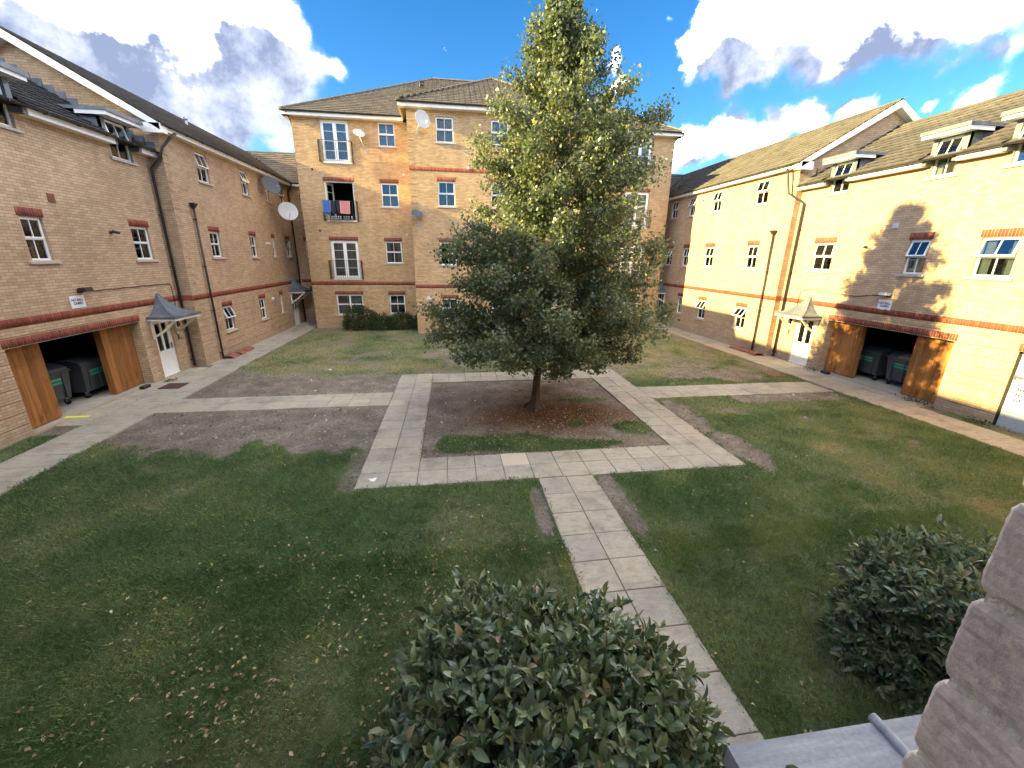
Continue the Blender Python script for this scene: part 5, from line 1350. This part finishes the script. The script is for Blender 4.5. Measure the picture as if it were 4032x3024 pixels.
# ------------------------------------------------------------------ tree
def make_tree():
    tx, ty = 2.45, 11.75
    T = empty('courtyard_tree', (tx, ty, 0), 0, 'tall leafy tree with pointed crown in the middle of the paved square', 'tree')
    prof_z = [1.0, 1.3, 1.8, 2.3, 2.8, 3.4, 4.0, 4.6, 5.2, 5.9, 6.6, 7.3, 8.0, 8.4, 8.8, 9.3, 9.7, 10.05, 10.4]
    prof_r = [.8, 1.8, 2.65, 3.2, 3.35, 3.25, 3.0, 2.6, 2.3, 2.15, 2.05, 2.05, 1.95, 1.5, 1.2, .9, .65, .42, .12]
    rad = lambda z: np.interp(z, prof_z, prof_r)
    m = MB()
    trunk = [(0, 0, -.05, .34), (.0, 0, .06, .22), (0, 0, .2, .15), (0.0, 0, .5, .122), (.03, 0, 1.0, .115), (.06, .02, 1.6, .105), (.08, .0, 2.4, .095), (.13, .03, 3.4, .08), (.3, 0, 4.6, .065), (.50, .02, 6, .05), (.42, 0, 7.5, .036), (.33, 0, 9, .022), (.27, 0, 10.4, .008)]
    m.tube([(a, b, c) for a, b, c, d in trunk], [d for *_, d in trunk], 12)
    for k in range(6):
        a = k * 1.05 + .3; m.tube([(.08 * math.cos(a), .08 * math.sin(a), .22), (.2 * math.cos(a), .2 * math.sin(a), .06), (.36 * math.cos(a), .36 * math.sin(a), -.04)], [.06, .06, .03], 6)
    m.build('trunk', M_['bark'], T)
    cxz = lambda z: (np.interp(z, [0, 10.5], [.05, .25]))
    br = MB(); P = []; S = []
    nb = 200
    for i in range(nb):
        u = (i + .5) / nb; z0 = 1.0 + 8.9 * u ** 1.08; az = i * 2.39996 + random.uniform(-.3, .3)
        up = .15 + .55 * u; zt = min(10.12, z0 + rad(z0) * up * random.uniform(.6, 1.2) * (1 if z0 > 1.6 else .15)); Rr_ = float(rad(zt)) * random.choice([1.0, .93, .80, .68, 1.10])
        if z0 < 2: zt = z0 + random.uniform(.3, .9); Rr_ = float(rad(max(1.0, zt))) * random.uniform(.8, 1.03)
        az_b = 1 + .08 * math.sin(az * 2 + 1) + .07 * math.cos(az)
        Rr_ *= az_b
        if 7.6 < zt < 8.6 and -.6 < ((az + math.pi) % (2 * math.pi) - math.pi) < .5: Rr_ *= 1.2
        tx_ = float(np.interp(z0, [0, 3, 6, 10.5], [0, .12, .56, .27]))
        pts = []
        for k in range(7):
            t = k / 6; r_ = Rr_ * t; z = z0 + (zt - z0) * (t ** .8) + .10 * math.sin(t * 3) - (.18 * t * t if z0 < 3.4 else 0) * (Rr_ / 3.5)
            pts.append(Vector((tx_ + math.cos(az + .12 * math.sin(3 * t + i)) * r_, math.sin(az + .12 * math.sin(3 * t + i)) * r_, z)))
        r0 = .035 * (1 - .6 * u)
        br.tube(pts, [r0 * (1 - .85 * k / 6) for k in range(7)], 5, cap=False)
        nt = int(8 + Rr_ * 9)
        for q in range(nt):
            t = random.uniform(.15, 1.0) ** .75; k = min(5, int(t * 6)); p = pts[k].lerp(pts[k + 1], t * 6 - k)
            d = Vector((math.cos(az), math.sin(az), 0)); sd = Vector((-math.sin(az), math.cos(az), 0)); ln = random.uniform(.18, .6) * (1.1 - .55 * t) * (.55 + Rr_ / 4)
            e = p + (d * random.uniform(.1, .7) + sd * random.uniform(-1, 1) + Vector((0, 0, random.uniform(-.55, .75)))).normalized() * ln
            br.tube([p, e], [.006, .002], 3, cap=False)
            nl = int(11 + 19 * ln / .4)
            for w in range(nl):
                f = random.uniform(.25, 1.12); c = p.lerp(e, f); P.append((c.x + random.gauss(0, .085), c.y + random.gauss(0, .085), c.z + random.gauss(0, .11) - .02)); 
    br.build('branches', M_['bark'], T)
    P = np.array(P); P = P[P[:, 2] > .80 + .14 * np.sin(P[:, 0] * 3.1) * np.cos(P[:, 1] * 2.7) + .34 * np.hypot(P[:, 0], P[:, 1])]; n = len(P); print('tree leaves', n)
    N_ = rng.normal(size=(n, 3)) * .75; N_[:, 2] += .35; out = P.copy(); out[:, 2] = 0; out /= np.linalg.norm(out, axis=1, keepdims=True) + 1e-6; N_ += out * .45; N_ /= np.linalg.norm(N_, axis=1, keepdims=True)
    S = rng.uniform(.055, .108, n); V, F = leaf_cards(P, S, N_, .35, .82)
    cl = fbm(P[:, 0] + P[:, 2] * .7, P[:, 1] + P[:, 2] * .4, .7, 5); v = np.clip(.36 + 1.0 * (cl - .5) + rng.normal(0, .17, n), 0, .93); y = rng.random(n) < .008; v[y] = rng.uniform(.9, 1, y.sum())
    me = np_mesh('foliage', V, F, M_['tree_leaf'], dict(var=np.repeat(v, 4)), 3); link('foliage', me, T, kind='stuff')
make_tree()

# ------------------------------------------------------------------ shrubs
def oval_leaf(L=.085, W=.036):
    ts = [0, .22, .5, .8, 1]; ws = [.08, .8, 1, .6, .02]; V = []
    for t, w in zip(ts, ws):
        x = t * L; z = -.10 * L * (t - .45) ** 2 * 4
        V += [(x, -w * W / 2, z + .18 * W * w), (x, 0, z), (x, w * W / 2, z + .18 * W * w)]
    F = []
    for i in range(4):
        for k in (0, 1): F.append((i * 3 + k, (i + 1) * 3 + k, (i + 1) * 3 + k + 1, i * 3 + k + 1))
    return np.array(V), F

def shrub(name, label, loc, surf, n_shoot, L, W, mat, core, seed, n_obj=300, jitter=.06, whorl=6):
    """surf(u) -> point, normal arrays local to loc"""
    T = empty(name, loc, 0, label, 'bush'); rg = np.random.default_rng(seed)
    p, nn = surf(n_shoot, rg); depth = rg.random(n_shoot) ** 1.6 * .22
    stray = rg.random(n_shoot) < .05; depth = np.where(stray, -rg.uniform(.04, .14, n_shoot), depth)
    p = p - nn * depth[:, None] + nn * rg.normal(0, jitter, (n_shoot, 1)) * (depth[:, None] < .08)
    ax = nn + rg.normal(0, .45, (n_shoot, 3)); ax[:, 2] += .25; ax /= np.linalg.norm(ax, axis=1, keepdims=True)
    k = whorl; n = n_shoot * k
    base = np.repeat(p, k, 0); A = np.repeat(ax, k, 0); ph = np.tile(np.arange(k) * 2.4, n_shoot) + np.repeat(rg.uniform(0, 6.28, n_shoot), k)
    off = np.tile(np.linspace(-.05, .015, k), n_shoot); base = base + A * off[:, None]
    t = np.cross(A, [.3, .5, .81]); t /= np.linalg.norm(t, axis=1, keepdims=True); b = np.cross(A, t)
    side = t * np.cos(ph)[:, None] + b * np.sin(ph)[:, None]; spread = np.tile(np.linspace(1.3, .35, k), n_shoot) + rg.normal(0, .2, n)
    X = side * np.sin(spread)[:, None] + A * np.cos(spread)[:, None]; X /= np.linalg.norm(X, axis=1, keepdims=True)
    Yv = np.cross(A, X); Yv += rg.normal(0, .15, (n, 3)); Yv -= (Yv * X).sum(1, keepdims=True) * X; Yv /= np.linalg.norm(Yv, axis=1, keepdims=True); Zv = np.cross(X, Yv)
    S = rg.uniform(.45, 1.25, n); LV, LF = oval_leaf(L, W); v = np.clip(.42 + rg.normal(0, .2, n) + np.repeat(rg.normal(0, .1, n_shoot), k), 0, .96); o_ = rg.random(n) < .02; v[o_] = 1.0
    wp = base + np.array(loc); d = np.linalg.norm(wp - np.array([0, 0, H]), axis=1); facing = ((np.array([0, 0, H]) - wp) * np.repeat(nn, k, 0)).sum(1) / d
    order = np.argsort(d - facing * 1.2 + rg.uniform(0, .6, n) + (np.repeat(depth, k) > .06) * 3); objs = order[:n_obj] if n_obj else []; rest = order[n_obj:] if n_obj else order
    P = (S[rest, None, None] * LV[None]); Bm = np.stack([X[rest], Yv[rest], Zv[rest]], 1); P = np.einsum('nij,njk->nik', P, Bm) + base[rest][:, None]
    F = (np.array(LF)[None] + (np.arange(len(rest)) * len(LV))[:, None, None]).reshape(-1, 4)
    me = np_mesh('foliage', P.reshape(-1, 3), F, mat, dict(var=np.repeat(v[rest], len(LV))), 4); link('foliage', me, T, kind='stuff')
    if n_obj:
        lm = bpy.data.meshes.new('leaf'); lm.from_pydata([tuple(q) for q in LV], [], LF); lm.materials.append(mat); lm.update()
        for i in objs:
            Mx = Matrix((Vector(X[i]), Vector(Yv[i]), Vector(Zv[i]))).transposed().to_4x4() @ Matrix.Scale(float(S[i]), 4); Mx.translation = Vector(base[i]); link('leaf', lm, T, Mx)
    st = MB(); rs = random.Random(seed)
    for q in range(60):
        i = rs.randrange(n_shoot); e = p[i]; s0 = (e[0] * .25, e[1] * .25, .0); mid = (e[0] * .7, e[1] * .7, e[2] * .6 + .05); st.tube([s0, mid, tuple(e)], [.014, .009, .004], 5, cap=False)
    st.build('stems', M_['twig'], T)
    return T

def dome(rx, ry, h, ex=2.6, flat=.75, lump=.12):
    def f(n, rg):
        a = rg.uniform(0, 2 * np.pi, n); w = rg.random(n) ** .75; th = w * np.pi / 2          # 0 top .. pi/2 side
        c, s_ = np.abs(np.cos(th)) ** (2 / ex), np.abs(np.sin(th)) ** (2 / ex); ca, sa = np.cos(a), np.sin(a)
        lum = 1 + lump * np.sin(3 * a + 1.3) * s_ + lump * .6 * np.sin(5 * a + 4 * th) 
        x = rx * s_ * ca * lum; y = ry * s_ * sa * lum; z = h * .35 + h * .65 * c * (1 + lump * .35 * np.sin(4 * a) * s_)
        low = rg.random(n) < .38; z = np.where(low, rg.uniform(.05, .4, n) * h, z); x = np.where(low, rx * ca * lum, x); y = np.where(low, ry * sa * lum, y)
        nn = np.stack([ca * s_ / rx, sa * s_ / ry, np.where(low, .12, c / h * 1.2)], 1); nn /= np.linalg.norm(nn, axis=1, keepdims=True)
        return np.stack([x, y, z], 1), nn
    return f
shrub('laurel_bush', 'large rounded laurel bush in the foreground beside the front path', (.56, 1.98, -.03), dome(1.22, 1.36, 1.72), 4000, .105, .046, M_['laurel'], None, 3)
shrub('laurel_bush', 'clipped laurel bush at the lower right beside the window reveal', (5.38, 2.85, -.03), dome(1.02, .85, 1.32, 4.2, lump=.04), 2600, .115, .038, M_['laurel'], None, 4, whorl=6)
def core(loc, rx, ry, h):
    pass

def box_surf(w, d, h, lump=.12):
    def f(n, rg):
        face = rg.random(n); x = rg.uniform(-w, w, n); y = rg.uniform(-d, d, n); z = rg.uniform(0, h, n)
        lumx = 1 + lump * np.sin(x * 4.1) + lump * .7 * np.sin(x * 9 + 1)
        top = face < .35; front = (face >= .35) & (face < .85); end = face >= .85
        z = np.where(top, h * lumx, z * lumx); y = np.where(front, -d * (1 + .2 * np.sin(x * 5)), y); sg = np.where(rg.random(n) < .5, -1, 1); x = np.where(end, sg * w, x)
        nn = np.stack([np.where(end, sg, 0), np.where(front, -1, 0), np.where(top, 1, .15)], 1).astype(float); nn /= np.linalg.norm(nn, axis=1, keepdims=True)
        return np.stack([x, y, z], 1), nn
    return f
shrub('leafy_shrub', 'loose taller shrub in front of the wide ground floor window', (-5.75, 26.35, -.03), dome(.95, .55, 1.45, 2.2, lump=.2), 900, .085, .045, M_['hedge_leaf'], None, 9, n_obj=0, jitter=.12)
shrub('low_hedge', 'low dark hedge along the foot of the tall block left of the tree', (-3.55, 26.45, -.03), box_surf(1.45, .45, .88), 1700, .075, .045, M_['hedge_leaf'], None, 10, n_obj=0)
# weeds at the foot of the walls
def weed(x, y, label, s_=.25, n=70, seed=1):
    T = empty('weed_tuft', (x, y, -.03), 0, label, 'weed', None); rg = np.random.default_rng(seed)
    P = np.stack([rg.normal(0, s_ * .6, n), rg.normal(0, s_ * 1.2, n), rg.uniform(.02, s_ * .7, n)], 1); N_ = rg.normal(size=(n, 3)); N_[:, 2] += 1; N_ /= np.linalg.norm(N_, axis=1, keepdims=True)
    V, F = leaf_cards(P, rg.uniform(.05, .10, n), N_, .3, .4); me = np_mesh('weed_leaves', V, F, M_['hedge_leaf'], dict(var=np.repeat(rg.random(n) * .9, 4)), 3); link('weed_leaves', me, T, kind='stuff')
weed(14.93, 10.75, 'weeds at the foot of the right store door leaf', .22, 160, 2)
weed(14.95, 14.85, 'weeds between the right door and the store', .16, 80, 3)
weed(14.9, 8.95, 'weeds growing by the grey steel door', .18, 120, 4)
weed(-10.1, 15.75, 'weeds beside the doorstep of the left door', .14, 70, 5)

# ------------------------------------------------------------------ the window the picture is taken from
def own_building():
    root = empty('apartment_building', (0, .18, 0), R(180), 'brick window reveal of the near building at the right edge', 'building')
    # root is turned 180 deg: local x = -X, local y = -(Y-.18); outward face looks to +Y
    ox0, ox1, oz0, oz1 = -.346, 1.75, H - .90, H + .95  # unseen left and lower edges set wide to let more light onto the reveal
    wall(root, 'wall', M_['brick_own'], -15.0, 10.4, -.1, 7.6, 0, [(ox0 - .03, ox1, oz0, oz1)], GRV, [], .10)
    m = MB(); m.box(-15.0, 10.4, 7.0, 7.1, 0, 7.6); m.box(-15.1, -15.0, .0, 7.1, 0, 7.6); m.box(10.4, 10.5, 0, 7.1, 0, 7.6); m.box(ox0 - .6, ox0 - .001 - .09, .1, .2, oz0, oz1); m.build('back_wall', M_['brick_own'], root)
    m = MB(); m.add([(-15.3, -.3, 7.6), (10.7, -.3, 7.6), (10.7, 3.5, 9.8), (-15.3, 3.5, 9.8), (-15.3, 7.4, 7.6), (10.7, 7.4, 7.6)], [(0, 1, 2, 3), (3, 2, 5, 4), (0, 3, 4), (1, 5, 2), (0, 4, 5, 1)]); m.build('roof', M_['tile'], root)
    # room behind the window
    m = MB(); m.box(-2.5, 2.5, 4.0, 4.1, H - 1.7, H + 1); m.box(-2.6, -2.5, .3, 4.1, H - 1.7, H + 1); m.box(2.5, 2.6, .3, 4.1, H - 1.7, H + 1); m.box(-2.6, 2.6, .3, 4.1, H + 1, H + 1.1); m.box(-2.6, 2.6, .3, 4.1, H - 1.8, H - 1.7); m.build('room', M_['dark_room'], root)
    # bricks of the right-hand reveal, one by one (world X = -x)
    t = NT('reveal_brick'); f = t.noise(30, 6, .7); c = t.ramp(f, [(.25, (.64, .50, .40)), (.5, (.76, .62, .51)), (.75, (.84, .71, .60))])
    c = t.mix(.6, c, t.mix(t.rand(), (.88, .84, .84), (1.12, 1.1, 1.04)), 'MULTIPLY'); c = t.mix(.6, c, t.ramp(t.noise(140, 4, .7), [(.35, (.7, .7, .7)), (.65, (1.2, 1.2, 1.2))]), 'MULTIPLY')
    t.base(c, .95, .1); t.bump(t.math('ADD', f, t.noise(260, 5, .7)), .45, .0015); rb = t.m
    mo = NT('reveal_mortar'); mo.base(mo.ramp(mo.noise(60, 5, .7), [(.3, (.62, .54, .44)), (.7, (.84, .75, .62))]), .95, .1); mo.bump(mo.noise(200, 4), .8, .003)
    k = MB(); k.box(ox0 - .35, ox0 - .0045, .0045, .098, H - .86, H + .6); k.build('mortar_bed', mo.m, root)
    zt = H - .14
    zs = [zt + .075 * j for j in range(-8, 8)]
    for j, z in enumerate(zs):
        off = 0.0 if j % 2 == 0 else -.1075
        for i in range(3):
            xe = ox0 - i * .225 + (off if i else 0); xw = ox0 - (i + 1) * .225 + off + .01
            b = MB(); nz, ny = 8, 14; V = []; F = []
            # rough box: subdivided outer and reveal faces with worn arris
            def pt(x, y, zz, sd): return (x + random.uniform(-.0009, .0009), y + random.uniform(-.0008, .0008), zz + random.uniform(-.0007, .0007))
            z0_, z1_ = z + .0045, z + .0705
            rr_ = .0025
            # cross-section in xy with rounded arris at (xe, 0)
            prof = [(xe - .003, .102)] + [(xe, .095 - .005 * q_) for q_ in range(18)] + [(xe - rr_ * .1, rr_), (xe - rr_ * .4, rr_ * .4), (xe - rr_, 0), (xe - .03, -.0005), (xe - .07, .0005), (xw, 0), (xw, .10)]; nc = 19
            rows = 16; ph = random.uniform(0, 50)
            for r_ in range(rows + 1):
                zz = z0_ + (z1_ - z0_) * r_ / rows; edge = .0022 if r_ in (0, rows) else (.0006 if r_ in (1, rows - 1) else 0); jit = random.uniform(-.0005, .0005)
                for q, (x_, y_) in enumerate(prof):
                    dx = -edge - (jit if q < nc + 3 else 0); dy = edge if q > nc - 1 and q < nc + 6 else 0
                    if q <= nc + 2: dx += .0002 * (math.sin(zz * 310 + y_ * 140 + ph) * math.sin(y_ * 260 + ph * 2 - zz * 90)) - .0003 * max(0, math.sin(zz * 75 + y_ * 60 + ph * 3))
                    V.append((x_ + dx + random.uniform(-.0003, .0003), y_ + dy + random.uniform(-.0003, .0003), zz))
            n = len(prof)
            for r_ in range(rows):
                for q in range(n - 1): F.append((r_ * n + q, r_ * n + q + 1, (r_ + 1) * n + q + 1, (r_ + 1) * n + q))
            F.append(tuple(range(n))); F.append(tuple(rows * n + q for q in range(n))[::-1])
            b.add(V, F, 0, False); b.build('brick', rb, root)
    # flat lead-covered porch over the door below, seen past the reveal
    m = MB(); m.box(-3.42, -1.12, -.91, -.002, 2.30, 2.40); P_ = m.build('porch_roof', M_['lead_sheet'], root)
    for xx in (-1.86, -2.62): m = MB(); m.tube([(xx, -.93, 2.405), (xx, -.002, 2.405)], .022, 10); m.build('lead_roll', M_['lead_sheet'], P_)
    m = MB(); m.box(-3.40, -1.14, -.90, -.003, 2.18, 2.299); m.build('porch_fascia', M_['white'], P_)
    m = MB(); m.lathe([(.0, .02), (.025, .016), (.034, .0)], (-1.33, -.78, 2.40), 10); m.lathe([(.0, .012), (.008, .01), (.012, .0)], (-1.40, -.74, 2.40), 8); m.build('moss_clump', M_['moss'], P_)
    m = MB(); m.lathe([(.0, .012), (.02, .008), (.024, .0)], (-1.26, -.68, 2.40), 7); m.build('bird_dropping', M_['paper'], P_)
    front_door(root, -2.72, -1.80, -.065, 2.07)
own_building()
print('objects', len(bpy.data.objects), 'tris', sum(len(o.data.polygons) for o in bpy.data.objects if o.type == 'MESH'))
